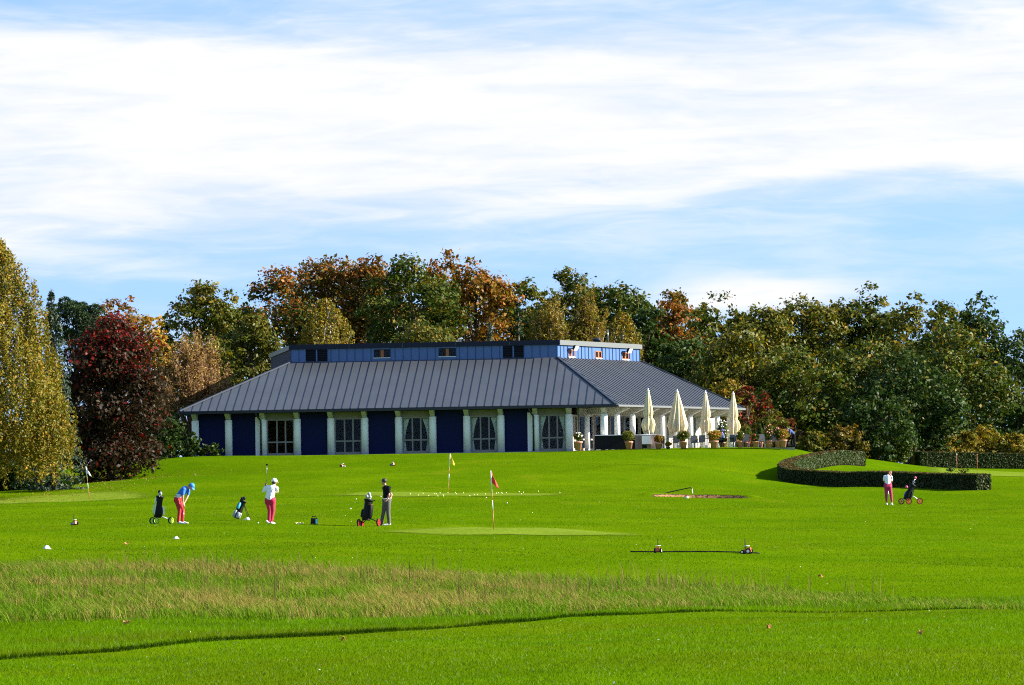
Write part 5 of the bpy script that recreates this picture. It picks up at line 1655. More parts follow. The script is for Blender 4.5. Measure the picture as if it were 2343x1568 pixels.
# dark screen, side counters
sc_ = empty('terrace_screen', terr(1415, 287.2), 0, 'low black screen between the corner columns', 'screen')
mb = MB(); w_ = 1.55
mb.box(-w_ - .1, w_ - .55, -0.02, 0.02, 0.05, 1.02); mb.build('panel', MAT['black_plastic'], sc_)
mb = MB(); mb.box(-w_ - .1, w_ - .55, -0.12, 0.16, 1.02, 1.07); mb.build('ledge', MAT['white_paint'], sc_)
sc2 = empty('terrace_screen', terr(1456, 287.6), 0, 'low black screen behind the bright green potted bush', 'screen')
mb = MB(); mb.box(-.95, .75, -0.02, 0.02, 0.05, 1.0); mb.build('panel', MAT['black_plastic'], sc2)
mb = MB(); mb.box(-.95, .75, -0.12, 0.16, 1.0, 1.05); mb.build('ledge', MAT['white_paint'], sc2)
for (px, lab, w) in ((1461, 'mauve panelled serving counter beside the green bush', 0.55), (1493, 'mauve panelled serving counter behind the first parasol foot', 0.85)):
    ct = empty('counter', terr(px, 285.7), 0, lab, 'counter')
    for k in range(2):
        mb = MB(); mb.box(-w / 2 + k * w / 2 + .01, -w / 2 + (k + 1) * w / 2 - .01, -.25, .25, 0.0, 0.98); mb.build('panel', MAT['mauve_panel'], ct)
    mb = MB(); mb.box(-w / 2 - .12, w / 2 + .12, -.32, .32, 0.98, 1.03); mb.build('top', MAT['white_paint'], ct)
wt = empty('white_box', terr(1478, 285.3), 0, 'white crate standing between the two mauve counters', 'crate')
mb = MB(); mb.box(-.3, .3, -.2, .2, 0.42, 0.92); mb.box(-.3, .3, -.2, .2, 0.36, 0.415); mb.build('body', MAT['white_plastic'], wt)
for sx in (-.26, .26):
    for sy in (-.16, .16):
        mb = MB(); mb.box(sx - .02, sx + .02, sy - .02, sy + .02, 0, 0.36); mb.build('leg', MAT['black_plastic'], wt)
# tables and chairs
def table_proto():
    t = empty('cafe_table')
    mb = MB(); mb.box(-.40, .40, -.40, .40, 0.71, 0.745); mb.build('tabletop', MAT['black_plastic'], t)
    for sx in (-1, 1):
        for sy in (-1, 1):
            mb = MB(); mb.box(sx * .36 - .022, sx * .36 + .022, sy * .36 - .022, sy * .36 + .022, 0, 0.7099); mb.build('leg', MAT['black_plastic'], t)
    return t
def chair_proto():
    c = empty('cafe_chair')
    mb = MB(); mb.box(-.23, .23, -.23, .23, 0.42, 0.46); mb.build('seat', MAT['grey_fabric'], c)
    mb = MB(); mb.hexa([(-.24, .20, .461), (.24, .20, .461), (.24, .235, .461), (-.24, .235, .461), (-.23, .30, .95), (.23, .30, .95), (.23, .33, .95), (-.23, .33, .95)]); mb.build('backrest', MAT['grey_fabric'], c)
    for sx in (-1, 1):
        for sy in (-1, 1):
            mb = MB(); mb.bar((sx * .21, sy * .20, 0.42), (sx * .23, sy * .24, 0), 0.028, 0.028); mb.build('leg', MAT['steel'], c)
        mb = MB(); mb.tube([(sx * .24, -.2, .46), (sx * .245, -.19, .66), (sx * .245, .25, .67)], 0.014, 6); mb.build('armrest', MAT['black_plastic'], c)
    return c
tp_, cp_ = table_proto(), chair_proto()
first_t = first_c = True
TB = [(1527, 287.8, 'first black table from the clubhouse corner'), (1573, 288.4, 'second black table, behind the pot with the orange-red bloom'), (1612, 287.6, 'third black table, below the tightly tied parasol'),
      (1664, 287.2, 'fourth black table, where the hooded guest sits'), (1716, 287.0, 'fifth black table, behind the narrow pot plant'), (1746, 287.8, 'last black table, behind the banded pots')]
CH_ = [(1545, 287.2, 1.3, 'light grey chair just left of the pot with the orange-red bloom'), (1512, 288.6, -1.5, 'grey chair at the far side of the first black table'),
       (1588, 287.4, 1.5, 'grey chair between the second and third tables'), (1558, 289.0, -1.4, 'grey chair behind the pot with the orange-red bloom'),
       (1603, 286.6, 1.2, 'light grey chair left of the wide yellow-green bush'), (1628, 288.6, -1.5, 'grey chair behind the wide yellow-green bush'),
       (1675, 286.8, 1.35, 'grey chair with its back to the last parasol pole'), (1646, 287.6, -1.6, 'grey chair the hooded guest sits on'),
       (1706, 286.2, 1.5, 'grey chair right of the narrow pot plant'), (1731, 288.4, -1.4, 'grey chair behind the small bush with the red bloom'),
       (1742, 286.6, 1.6, 'grey chair right of the small bush with the red bloom'), (1768, 288.0, -1.5, 'grey chair behind the tall rose bush')]
for (px, Y, lab) in TB:
    t = tp_ if first_t else copy_tree(tp_)
    first_t = False
    t.location = terr(px, Y); t.rotation_euler = (0, 0, 0.1)
    tag(t, lab, 'table', 'black tables on the terrace')
for (px, Y, rz, lab) in CH_:
    c = cp_ if first_c else copy_tree(cp_)
    first_c = False
    c.location = terr(px, Y); c.rotation_euler = (0, 0, rz - math.pi / 2 + math.pi * 0)
    tag(c, lab, 'chair', 'grey chairs on the terrace')

# ------------------------------------------------------------------ people
def capsule(mb, p0, r0, p1, r1, n=12):
    p0 = Vector(p0); p1 = Vector(p1); d = p1 - p0; L_ = d.length
    if L_ < 1e-5: d = Vector((0, 0, 1)); L_ = 1e-5
    d = d / L_
    pts, rad = [], []
    for k in range(5):
        a = math.pi / 2 * (1 - k / 4)
        pts.append(p0 - d * (r0 * math.sin(a))); rad.append(max(r0 * math.cos(a), 1e-4))
    for k in range(5):
        a = math.pi / 2 * k / 4
        pts.append(p1 + d * (r1 * math.sin(a))); rad.append(max(r1 * math.cos(a), 1e-4))
    mb.tube(pts, rad, n)
def body_mesh(caps, mats, voxel=0.014, fine=()):
    """caps: (p0, r0, p1, r1, material index); one continuous skin"""
    mb = MB()
    for (p0, r0, p1, r1, mi) in caps: capsule(mb, p0, r0, p1, r1)
    me = mb.mesh('tmp', MAT['skin'])
    o = link('tmp', me)
    rm = o.modifiers.new('r', 'REMESH'); rm.mode = 'VOXEL'; rm.voxel_size = voxel; rm.use_smooth_shade = True
    sm = o.modifiers.new('s', 'SMOOTH'); sm.factor = 0.5; sm.iterations = 4
    dg = bpy.context.evaluated_depsgraph_get()
    ev = o.evaluated_get(dg)
    m2 = bpy.data.meshes.new_from_object(ev)
    bpy.data.objects.remove(o)
    co = np.zeros(len(m2.polygons) * 3); m2.polygons.foreach_get('center', co); co = co.reshape(-1, 3)
    best = np.full(len(co), 1e9); idx = np.zeros(len(co), int)
    for (p0, r0, p1, r1, mi) in caps:
        a = np.array(p0, float); d = np.array(p1, float) - a
        t = np.clip(((co - a) @ d) / max(d @ d, 1e-9), 0, 1)
        dist = np.linalg.norm(co - (a + t[:, None] * d), axis=1) - (r0 + (r1 - r0) * t)
        m = dist < best; best[m] = dist[m]; idx[m] = mi
    # fingers and other fine chains join the same mesh
    if fine:
        fb_ = MB()
        for (pts, rad, mi) in fine: 
            k0 = len(fb_.f); fb_.tube(pts, rad, 6)
            for q in range(k0, len(fb_.f)): fb_.m[q] = mi
        bm = bmesh.new(); bm.from_mesh(m2)
        vv = [bm.verts.new(v) for v in fb_.v]
        for f in fb_.f:
            nf = bm.faces.new([vv[k] for k in f]); nf.smooth = True
        bm.to_mesh(m2); bm.free()
        idx = np.concatenate([idx, np.array(fb_.m, int)])
    m2.materials.clear()
    for m in mats: m2.materials.append(m)
    m2.polygons.foreach_set('material_index', idx.astype(np.int32))
    m2.polygons.foreach_set('use_smooth', np.ones(len(idx), bool))
    m2.update()
    return m2
def hand(caps, fine, wrist, tip, mi, spread, curl, side=1, grip=None):
    """palm plus five fingers; grip: direction in which the fingers close"""
    w = Vector(wrist); t = Vector(tip); d = (t - w); L_ = d.length; d.normalize()
    s = Vector(spread).normalized(); c = Vector(curl).normalized()
    caps.append((tuple(w), 0.026, tuple(w + d * L_ * 0.5), 0.032, mi))
    k_ = w + d * L_ * 0.5
    for i, (o, ln) in enumerate(((-0.030, 0.075), (-0.010, 0.085), (0.010, 0.080), (0.029, 0.062))):
        p0 = k_ + s * o * 0.7
        p1 = p0 + d * ln * 0.45 + s * o * 0.25 + c * 0.008
        p2 = p1 + d * ln * 0.25 + c * ln * 0.30
        p3 = p2 - d * ln * 0.05 + c * ln * 0.28
        fine.append(([p0, p1, p2, p3], [0.010, 0.0095, 0.009, 0.007], mi))
    q0 = w + d * L_ * 0.18 + s * (-0.026 * side)
    fine.append(([q0, q0 + s * (-0.022 * side) + d * 0.025 + c * 0.01, q0 + s * (-0.018 * side) + d * 0.055 + c * 0.022], [0.012, 0.011, 0.008], mi))
def head(caps, c, face, r=0.095, mi=0):
    """skull, jaw, nose and ears along the face direction"""
    c = Vector(c); f = Vector(face).normalized(); u = Vector((0, 0, 1)); 
    u = (u - f * u.dot(f)).normalized() if abs(f.z) < 0.95 else Vector((1, 0, 0)); s = f.cross(u)
    caps.append((tuple(c + u * 0.03 - f * 0.015), r, tuple(c + u * 0.02 + f * 0.02), r * 0.96, mi))
    caps.append((tuple(c - u * 0.05 + f * 0.025), r * 0.70, tuple(c - u * 0.085 + f * 0.055), r * 0.45, mi))
    caps.append((tuple(c + u * 0.005 + f * 0.095), 0.012, tuple(c - u * 0.025 + f * 0.115), 0.016, mi))
    for k in (-1, 1): caps.append((tuple(c + s * 0.088 * k - f * 0.0 + u * 0.01), 0.016, tuple(c + s * 0.092 * k - u * 0.03), 0.012, mi))
    return f, u, s
def face_parts(root, c, f, u, s):
    c = Vector(c)
    for k in (-1, 1):
        mb = MB(); mb.blob(c + f * 0.092 + u * 0.012 + s * 0.034 * k, 0.012, 8, 6); mb.build('eye', MAT['white_plastic'], root)
        mb = MB(); mb.blob(c + f * 0.101 + u * 0.012 + s * 0.034 * k, 0.006, 6, 4); mb.build('pupil', MAT['hair_dark'], root)
    mb = MB(); mb.tube([c + f * 0.088 - u * 0.055 - s * 0.022, c + f * 0.096 - u * 0.057, c + f * 0.088 - u * 0.055 + s * 0.022], 0.006, 6); mb.build('mouth', MAT['pink'], root)
def cap_obj(root, c, f, u, s, mat, brim=True, name='cap', lift=0.045, r=0.108):
    mb = MB(); c = Vector(c)
    rot = Matrix((f, s, u)).transposed()
    vs_ = []; n, m = 18, 6
    for i in range(m + 1):
        th = math.pi / 2 * i / m * 1.12
        for k in range(n):
            a = 2 * math.pi * k / n
            vs_.append(c + u * lift * 0.4 + rot @ Vector((r * 1.05 * math.sin(th) * math.cos(a), r * 0.98 * math.sin(th) * math.sin(a), r * 1.02 * math.cos(th) + 0.01)))
    fs = [(i * n + k, (i + 1) * n + k, (i + 1) * n + (k + 1) % n, i * n + (k + 1) % n) for i in range(m) for k in range(n)]
    mb.add(vs_, fs, 0, True)
    if brim:
        b = []
        for k in range(9):
            a = -1.1 + 2.2 * k / 8
            b.append((a, 0.0)); 
        inn = [c + rot @ Vector((r * 1.0 * math.cos(a), r * 0.95 * math.sin(a), 0.022)) for a, _ in b]
        out = [c + rot @ Vector((r * math.cos(a) + 0.085 * math.cos(a * 0.75), r * 0.95 * math.sin(a), -0.005 - 0.02 * abs(a))) for a, _ in b]
        k = len(inn); lo = [p - u * 0.006 for p in inn + out]
        mb.add(inn + out + lo, [(i, k + i, k + i + 1, i + 1) for i in range(k - 1)] + [(2 * k + i, 2 * k + i + 1, 3 * k + i + 1, 3 * k + i) for i in range(k - 1)] + [(k + i, 3 * k + i, 3 * k + i + 1, k + i + 1) for i in range(k - 1)])
    return mb.build(name, MAT[mat], root)
def person(loc, label, caps, fine, mats, extra=None, rz=0.0):
    root = empty('person', loc, rz, label, 'person')
    link('body', body_mesh(caps, [MAT[m] for m in mats], 0.0185, fine), root)
    return root
def shoe(caps, heel, toe, mi):
    h = Vector(heel); t = Vector(toe)
    caps.append((tuple(h + Vector((0, 0, 0.015))), 0.045, tuple(h.lerp(t, .5) + Vector((0, 0, 0.012))), 0.045, mi)); caps.append((tuple(h.lerp(t, .5) + Vector((0, 0, .008))), 0.045, tuple(t), 0.036, mi))
SK, SHIRT, PANTS, SHOE, BELT = 0, 1, 2, 3, 4

# man in blue bending over his club
def golfer_blue(loc):
    c, fn = [], []
    c += [((-.08, 0, .94), .150, (-.02, -.01, 1.03), .140, PANTS), ((-.10, .06, .90), .130, (-.10, -.06, .90), .130, PANTS)]
    c += [((0.0, 0, 1.06), .138, (.10, 0, 1.20), .145, SHIRT), ((.10, -.04, 1.20), .145, (.20, .02, 1.31), .140, SHIRT), ((.17, -.13, 1.31), .085, (.31, .13, 1.32), .085, SHIRT)]
    c += [((.27, 0, 1.36), .062, (.38, -.01, 1.41), .056, SK)]
    hc = (.455, -.02, 1.425); f, u, s = head(c, hc, (.60, -.22, -.62), mi=SK)
    # arms hang together to the grip
    c += [((.16, -.15, 1.29), .062, (.15, -.19, 1.12), .056, SHIRT), ((.15, -.19, 1.12), .044, (.145, -.21, 1.03), .040, SK), ((.145, -.21, 1.03), .040, (.15, -.19, .78), .027, SK)]
    c += [((.34, .12, 1.28), .062, (.33, .05, 1.12), .055, SHIRT), ((.33, .05, 1.12), .043, (.29, -.01, 1.01), .040, SK), ((.29, -.01, 1.01), .040, (.175, -.15, .77), .027, SK)]
    hand(c, fn, (.15, -.19, .78), (.165, -.185, .68), SK, (.4, -1, 0), (1, .2, 0)); hand(c, fn, (.175, -.15, .77), (.18, -.165, .645), SK, (.4, 1, 0), (.6, -.8, 0), -1)
    c += [((-.09, -.09, .90), .108, (.0, -.11, .50), .073, PANTS), ((.0, -.11, .50), .073, (-.05, -.10, .10), .060, PANTS), ((-.04, .10, .90), .108, (.11, .08, .52), .073, PANTS), ((.11, .08, .52), .073, (.09, .09, .10), .060, PANTS)]
    shoe(c, (-.07, -.09, .045), (.16, -.16, .035), SHOE); shoe(c, (.06, .10, .045), (.29, .03, .035), SHOE)
    r_ = person(loc, 'man in a blue polo, blue cap and red trousers bending over his golf club', c, fn, ['skin', 'blue_shirt', 'red_pants', 'white_plastic'])
    cap_obj(r_, hc, f, u, s, 'blue_cap'); face_parts(r_, hc, f, u, s)
    mb = MB(); mb.lathe([(.150, 0), (.152, .05)], (-.035, 0, 1.00), 20); mb.build('belt', MAT['white_plastic'], r_)
    mb = MB(); mb.lathe([(.146, 0), (.15, .09)], (0.0, 0, 1.045), 20); mb.build('shirt_hem', MAT['pale_shirt'], r_)
    mb = MB(); mb.blob(Vector(hc) - f * 0.045 - u * 0.01, (.085, .085, .075), 10, 6); mb.build('hair', MAT['hair_dark'], r_)
    return r_
def club(loc, label, a, b, wood=False, rz=0.0):
    root = empty('golf_club', loc, rz, label, 'golf club')
    a = Vector(a); b = Vector(b)
    mb = MB(); mb.tube([a, a.lerp(b, .28)], [0.014, 0.011], 8); mb.build('grip', MAT['rubber'], root)
    mb = MB(); mb.tube([a.lerp(b, .28), b], [0.0075, 0.006], 6); mb.build('shaft', MAT['steel'], root)
    mb = MB()
    if wood: mb.blob(b, (.055, .045, .035), 12, 8)
    else: mb.hexa([b + Vector(q) for q in ((-.01, -.01, -.02), (.08, -.012, -.03), (.08, .012, -.03), (-.01, .01, -.02), (-.01, -.008, .02), (.07, -.008, .03), (.07, .006, .03), (-.01, .006, .02))])
    mb.build('club_head', MAT['black_plastic' if wood else 'steel'], root)
L1 = on_ground(411, 158.0); golfer_blue(L1)
club(L1, 'iron held down to the ball by the man in blue', (.165, -.18, .80), (.17, -.22, .04))

# woman swinging, seen from behind
def golfer_white(loc):
    c, fn = [], []
    c += [((-.07, 0, .92), .150, (.07, 0, .92), .150, PANTS), ((-.08, .02, .84), .135, (.08, .02, .84), .135, PANTS)]
    c += [((-.02, 0, 1.00), .165, (.02, 0, 1.18), .165, SHIRT), ((.02, 0, 1.18), .165, (.07, 0, 1.34), .150, SHIRT), ((-.10, .03, 1.41), .085, (.24, -.02, 1.37), .090, SHIRT), ((.08, 0, 1.38), .10, (.12, 0, 1.45), .07, SHIRT)]
    c += [((.12, .01, 1.46), .055, (.15, .02, 1.52), .052, SK)]
    hc = (.165, .02, 1.615); f, u, s = head(c, hc, (.55, .85, -.05), mi=SK)
    c += [((-.10, .02, 1.40), .070, (-.25, .06, 1.26), .058, SHIRT), ((-.25, .06, 1.26), .055, (-.195, .14, 1.43), .042, SHIRT), ((-.195, .14, 1.43), .032, (-.185, .14, 1.47), .028, SK)]
    c += [((.26, .0, 1.36), .078, (.25, .18, 1.24), .062, SHIRT), ((.25, .18, 1.24), .058, (-.06, .24, 1.38), .044, SHIRT), ((-.06, .24, 1.38), .032, (-.15, .17, 1.47), .027, SK)]
    hand(c, fn, (-.185, .14, 1.47), (-.175, .13, 1.57), SK, (.5, 1, 0), (1, -.3, 0)); hand(c, fn, (-.15, .17, 1.47), (-.165, .15, 1.545), SK, (.5, -1, 0), (-1, -.3, .2), -1)
    c += [((-.075, .0, .86), .118, (-.025, .01, .52), .082, PANTS), ((-.025, .01, .52), .082, (-.055, .0, .14), .064, PANTS), ((.085, .02, .86), .118, (.10, .03, .50), .082, PANTS), ((.10, .03, .50), .082, (.03, .03, .11), .062, PANTS)]
    c += [((-.14, -.05, .125), .042, (-.07, .0, .07), .046, SHOE), ((-.07, .0, .07), .046, (.0, .07, .035), .036, SHOE)]
    shoe(c, (.03, .0, .045), (.15, .12, .035), SHOE)
    r_ = person(loc, 'woman in white jacket, white cap and bright red trousers at the end of her swing', c, fn, ['skin', 'white_shirt', 'magenta_pants', 'white_plastic'])
    cap_obj(r_, hc, f, u, s, 'white_plastic', r=0.115); face_parts(r_, hc, f, u, s)
    mb = MB(); mb.tube([(.115, -.135, 1.36), (.06, -.170, 1.20), (.0, -.172, 1.05), (-.03, -.165, .93)], 0.008, 6); mb.build('back_seam', MAT['bag_blue'], r_)
    mb = MB(); mb.blob(Vector(hc) - f * 0.03 - u * 0.03, (.088, .088, .07), 10, 6); mb.build('hair', MAT['hair_dark'], r_)
L2 = on_ground(618, 158.0); golfer_white(L2)
club(L2, 'club raised upright by the woman in white', (-.165, .13, 1.45), (-.11, .16, 2.27), True)

# man in black standing with a hand on his hip
def golfer_black(loc):
    c, fn = [], []
    c += [((-.04, .03, .96), .135, (.06, -.02, .96), .135, PANTS), ((.0, 0, .90), .14, (.02, 0, .86), .14, PANTS)]
    c += [((.01, 0, 1.06), .140, (.02, 0, 1.24), .150, SHIRT), ((.02, 0, 1.24), .150, (.0, 0, 1.38), .140, SHIRT), ((-.09, .10, 1.43), .080, (.11, -.10, 1.43), .085, SHIRT), ((.0, 0, 1.44), .09, (-.03, 0, 1.50), .065, SHIRT)]
    c += [((-.03, 0, 1.49), .056, (-.06, .01, 1.58), .055, SK)]
    hc = (-.085, .015, 1.665); f, u, s = head(c, hc, (-.80, .55, -.08), mi=SK)
    c += [((.10, -.13, 1.42), .070, (.10, -.19, 1.24), .058, SHIRT), ((.10, -.19, 1.24), .046, (.115, -.23, 1.16), .042, SK), ((.115, -.23, 1.16), .042, (.02, -.19, .99), .028, SK)]
    c += [((-.06, .12, 1.42), .070, (.12, .18, 1.26), .056, SHIRT), ((.12, .18, 1.26), .045, (.195, .16, 1.18), .041, SK), ((.195, .16, 1.18), .041, (.15, .10, 1.00), .028, SK)]
    hand(c, fn, (.02, -.19, .99), (-.06, -.15, .93), SK, (0, .3, 1), (-.4, .9, 0)); hand(c, fn, (.15, .10, 1.00), (.10, .06, .92), SK, (0, .3, 1), (-.4, -.9, 0), -1)
    c += [((-.05, .06, .90), .110, (-.12, .05, .51), .078, PANTS), ((-.12, .05, .51), .078, (-.21, .06, .08), .066, PANTS), ((.06, -.05, .90), .112, (.065, -.06, .51), .080, PANTS), ((.065, -.06, .51), .080, (.095, -.04, .10), .070, PANTS)]
    shoe(c, (-.19, .08, .045), (-.36, .18, .035), SHOE); shoe(c, (.12, -.05, .045), (-.11, -.09, .035), SHOE)
    r_ = person(loc, 'dark-haired man in black polo and grey trousers with a hand on his hip', c, fn, ['skin', 'black_shirt', 'grey_pants', 'white_plastic'])
    mb = MB(); mb.blob(Vector(hc) + u * 0.045 - f * 0.018, (.108, .104, .098), 14, 8); mb.build('hair', MAT['hair_dark'], r_); face_parts(r_, hc, f, u, s)
    mb = MB(); mb.lathe([(.150, 0), (.150, .045)], (.01, 0, 1.0), 20); mb.build('belt', MAT['white_plastic'], r_)
L3 = on_ground(884, 158.0); golfer_black(L3)

# woman in white tee and berry trousers, from behind
def golfer_tee(loc):
    c, fn = [], []
    c += [((-.13, 0, 1.00), .135, (.02, 0, 1.00), .135, PANTS), ((-.13, -.02, .92), .135, (.02, -.02, .92), .135, PANTS)]
    c += [((-.06, 0, 1.10), .138, (-.05, .03, 1.25), .148, SHIRT), ((-.05, .03, 1.25), .148, (-.03, .08, 1.40), .135, SHIRT), ((-.19, .08, 1.42), .080, (.11, .08, 1.40), .080, SHIRT), ((-.03, .09, 1.42), .10, (.02, .12, 1.47), .07, SHIRT)]
    c += [((.0, .13, 1.47), .052, (.05, .17, 1.53), .05, SK)]
    hc = (.075, .20, 1.575); f, u, s = head(c, hc, (.45, .75, -.5), mi=SK)
    c += [((-.21, .08, 1.40), .068, (-.23, .13, 1.26), .060, SHIRT), ((-.23, .13, 1.26), .044, (-.20, .22, 1.16), .038, SK), ((-.20, .22, 1.16), .038, (-.06, .34, .98), .026, SK)]
    c += [((.13, .08, 1.38), .068, (.15, .11, 1.25), .060, SHIRT), ((.15, .11, 1.25), .045, (.13, .16, 1.14), .040, SK), ((.13, .16, 1.14), .040, (-.02, .33, .95), .026, SK)]
    hand(c, fn, (-.06, .34, .98), (-.04, .35, .88), SK, (0, 1, 0), (1, 0, 0)); hand(c, fn, (-.02, .33, .95), (-.03, .34, .85), SK, (0, -1, 0), (-1, 0, 0), -1)
    c += [((-.14, .0, .94), .112, (-.15, .0, .60), .078, PANTS), ((-.15, .0, .60), .078, (-.14, .02, .20), .052, PANTS), ((-.14, .02, .20), .036, (-.14, .02, .09), .034, SK),
          ((.03, .0, .94), .112, (.085, .0, .60), .078, PANTS), ((.085, .0, .60), .078, (.12, .02, .20), .052, PANTS), ((.12, .02, .20), .036, (.12, .02, .09), .034, SK)]
    shoe(c, (-.13, -.05, .045), (-.09, .15, .035), SHOE); shoe(c, (.12, -.05, .045), (.17, .15, .035), SHOE)
    r_ = person(loc, 'long-haired woman in white tee and berry trousers before the curved hedge', c, fn, ['skin', 'white_shirt', 'berry_pants', 'white_plastic'])
    mb = MB(); mb.blob(Vector(hc) + u * 0.03 - f * 0.02, (.108, .104, .102), 14, 8)
    hq = Vector(hc); mb.tube([hq - f * .09 + u * .02, hq - f * .12 - u * .08 + Vector((.02, 0, 0)), hq + Vector((.05, -.16, -.20)), hq + Vector((.06, -.15, -.28))], [.05, .055, .045, .015], 8)
    mb.build('hair', MAT['hair_red'], r_); face_parts(r_, hc, f, u, s)
L4 = on_ground(2034, 206.0); golfer_tee(L4)
club(L4, 'club held low in front of the long-haired woman', (-.04, .35, 1.0), (.10, .75, .04))

# server leaning over at the end of the terrace
def server(loc):
    c, fn = [], []
    c += [((-.02, .05, .82), .125, (-.02, -.05, .82), .125, PANTS), ((-.04, 0, .88), .13, (-.10, 0, .96), .13, SHIRT), ((-.10, 0, .96), .130, (-.27, 0, 1.12), .140, SHIRT), ((-.26, -.14, 1.13), .075, (-.26, .14, 1.13), .075, SHIRT)]
    c += [((-.30, 0, 1.17), .055, (-.38, 0, 1.22), .052, SK)]
    hc = (-.46, 0, 1.25); f, u, s = head(c, hc, (-.8, -.1, -.55), mi=SK)
    for k in (-1, 1):
        c += [((-.27, .15 * k, 1.11), .062, (-.27, .19 * k, .95), .050, SHIRT), ((-.27, .19 * k, .95), .042, (-.29, .18 * k, .88), .038, SK), ((-.29, .18 * k, .88), .036, (-.40, .13 * k, .72), .026, SK)]
        hand(c, fn, (-.40, .13 * k, .72), (-.47, .12 * k, .66), SK, (0, 1, 0), (-.2, 0, -1), k)
    c += [((.0, -.08, .80), .105, (.02, -.10, .43), .072, PANTS), ((.02, -.10, .43), .072, (.03, -.10, .08), .058, PANTS), ((-.02, .08, .80), .105, (-.14, .10, .44), .072, PANTS), ((-.14, .10, .44), .072, (-.10, .10, .08), .058, PANTS)]
    shoe(c, (.05, -.10, .045), (-.17, -.11, .035), SHOE); shoe(c, (-.08, .10, .045), (-.30, .11, .035), SHOE)
    r_ = person(loc, 'person in a blue top and black trousers leaning forward at the terrace end', c, fn, ['skin', 'navy_shirt', 'dark_cloth', 'black_plastic'])
    mb = MB(); mb.blob(Vector(hc) + u * 0.04 - f * 0.02, (.105, .102, .098), 12, 8); mb.build('hair', MAT['hair_dark'], r_); face_parts(r_, hc, f, u, s)
server(terr(1816, 285.0))
sv = empty('black_bag', terr(1800, 285.2), 0, 'black sack on the ground before the leaning person', 'bag')
mb = MB(); mb.lathe([(0.18, 0), (0.24, .1), (0.23, .3), (0.13, .46), (0.15, .52)], n=14, fn=lambda a, z: 1 + .12 * math.sin(3 * a + z * 9)); mb.build('sack', MAT['bag_black'], sv)
# hooded guest sitting at a table
def guest(loc):
    c, fn = [], []
    c += [((0, -.08, .52), .125, (0, .08, .52), .125, PANTS), ((0, 0, .60), .14, (.02, 0, .85), .15, SHIRT), ((.02, 0, .85), .15, (.0, 0, 1.0), .13, SHIRT), ((0, -.15, 1.02), .08, (0, .15, 1.02), .08, SHIRT), ((0, 0, 1.08), .055, (-.01, 0, 1.14), .052, SK)]
    hc = (-.02, 0, 1.23); f, u, s = head(c, hc, (-.55, -.8, -.1), mi=SK)
    for k in (-1, 1):
        c += [((0, .17 * k, 1.0), .065, (-.08, .22 * k, .78), .052, SHIRT), ((-.08, .22 * k, .78), .05, (-.32, .12 * k, .77), .036, SHIRT)]
        hand(c, fn, (-.32, .12 * k, .77), (-.42, .09 * k, .77), SK, (0, 1, 0), (-.3, 0, -1), k)
        c += [((0, .09 * k, .52), .095, (-.42, .10 * k, .52), .07, PANTS), ((-.42, .10 * k, .52), .07, (-.40, .10 * k, .10), .05, PANTS)]
        shoe(c, (-.38, .10 * k, .045), (-.58, .10 * k, .035), SHOE)
    r_ = person(loc, 'guest in a dark hooded jacket sitting at the fourth black table', c, fn, ['skin', 'navy_shirt', 'dark_cloth', 'black_plastic'])
    mb = MB(); vs_ = []; n, m = 16, 7
    rot = Matrix((f, s, u)).transposed()
    for i in range(m + 1):
        th = -0.2 + 2.1 * i / m
        for k in range(n):
            a = 0.75 + (2 * math.pi - 1.5) * k / (n - 1)
            vs_.append(Vector(hc) + rot @ Vector((.13 * max(.12, math.sin(max(th, .08))) * math.cos(a), .125 * max(.12, math.sin(max(th, .08))) * math.sin(a), .14 * math.cos(th) + .01)))
    mb.add(vs_, [(i * n + k, (i + 1) * n + k, (i + 1) * n + k + 1, i * n + k + 1) for i in range(m) for k in range(n - 1)], 0, True)
    hd = mb.build('hood', MAT['navy_shirt'], r_); md = hd.modifiers.new('t', 'SOLIDIFY'); md.thickness = 0.012
    face_parts(r_, hc, f, u, s)
guest(terr(1652, 287.5))

# ------------------------------------------------------------------ golf trolleys and bags
def wheel(parent, loc, r, rim, axis=(0, 1, 0), w=0.055, spokes=6):
    """tyre and spoked rim about a horizontal axle"""
    we = empty('wheel', loc); we.parent = parent
    ax = Vector(axis).normalized(); u = Vector((0, 0, 1)); s = ax.cross(u).normalized()
    we.location = loc
    n = 28
    def ring(mb, r0, r1, w_, mi=0):
        vs_ = []
        for k in range(n):
            a = 2 * math.pi * k / n; d = s * math.cos(a) + u * math.sin(a)
            for (rr, ww) in ((r0, -w_ / 2), (r1, -w_ / 2), (r1, w_ / 2), (r0, w_ / 2)): vs_.append(d * rr + ax * ww)
        fs = [(k * 4 + j, ((k + 1) % n) * 4 + j, ((k + 1) % n) * 4 + (j + 1) % 4, k * 4 + (j + 1) % 4) for k in range(n) for j in range(4)]
        mb.add(vs_, fs, mi, False)
    mb = MB(); ring(mb, r * .84, r, w); mb.build('tyre', MAT['rubber'], we)
    mb = MB(); ring(mb, r * .68, r * .838, w * 0.9); ring(mb, 0.004, r * .20, w * 1.05)
    for k in range(spokes):
        a = 2 * math.pi * k / spokes; d = s * math.cos(a) + u * math.sin(a)
        mb.bar(d * r * .18, d * r * .70, w * 0.8, r * .15, up=tuple(d.cross(ax)))
    mb.build('rim', MAT[rim], we)
    return we
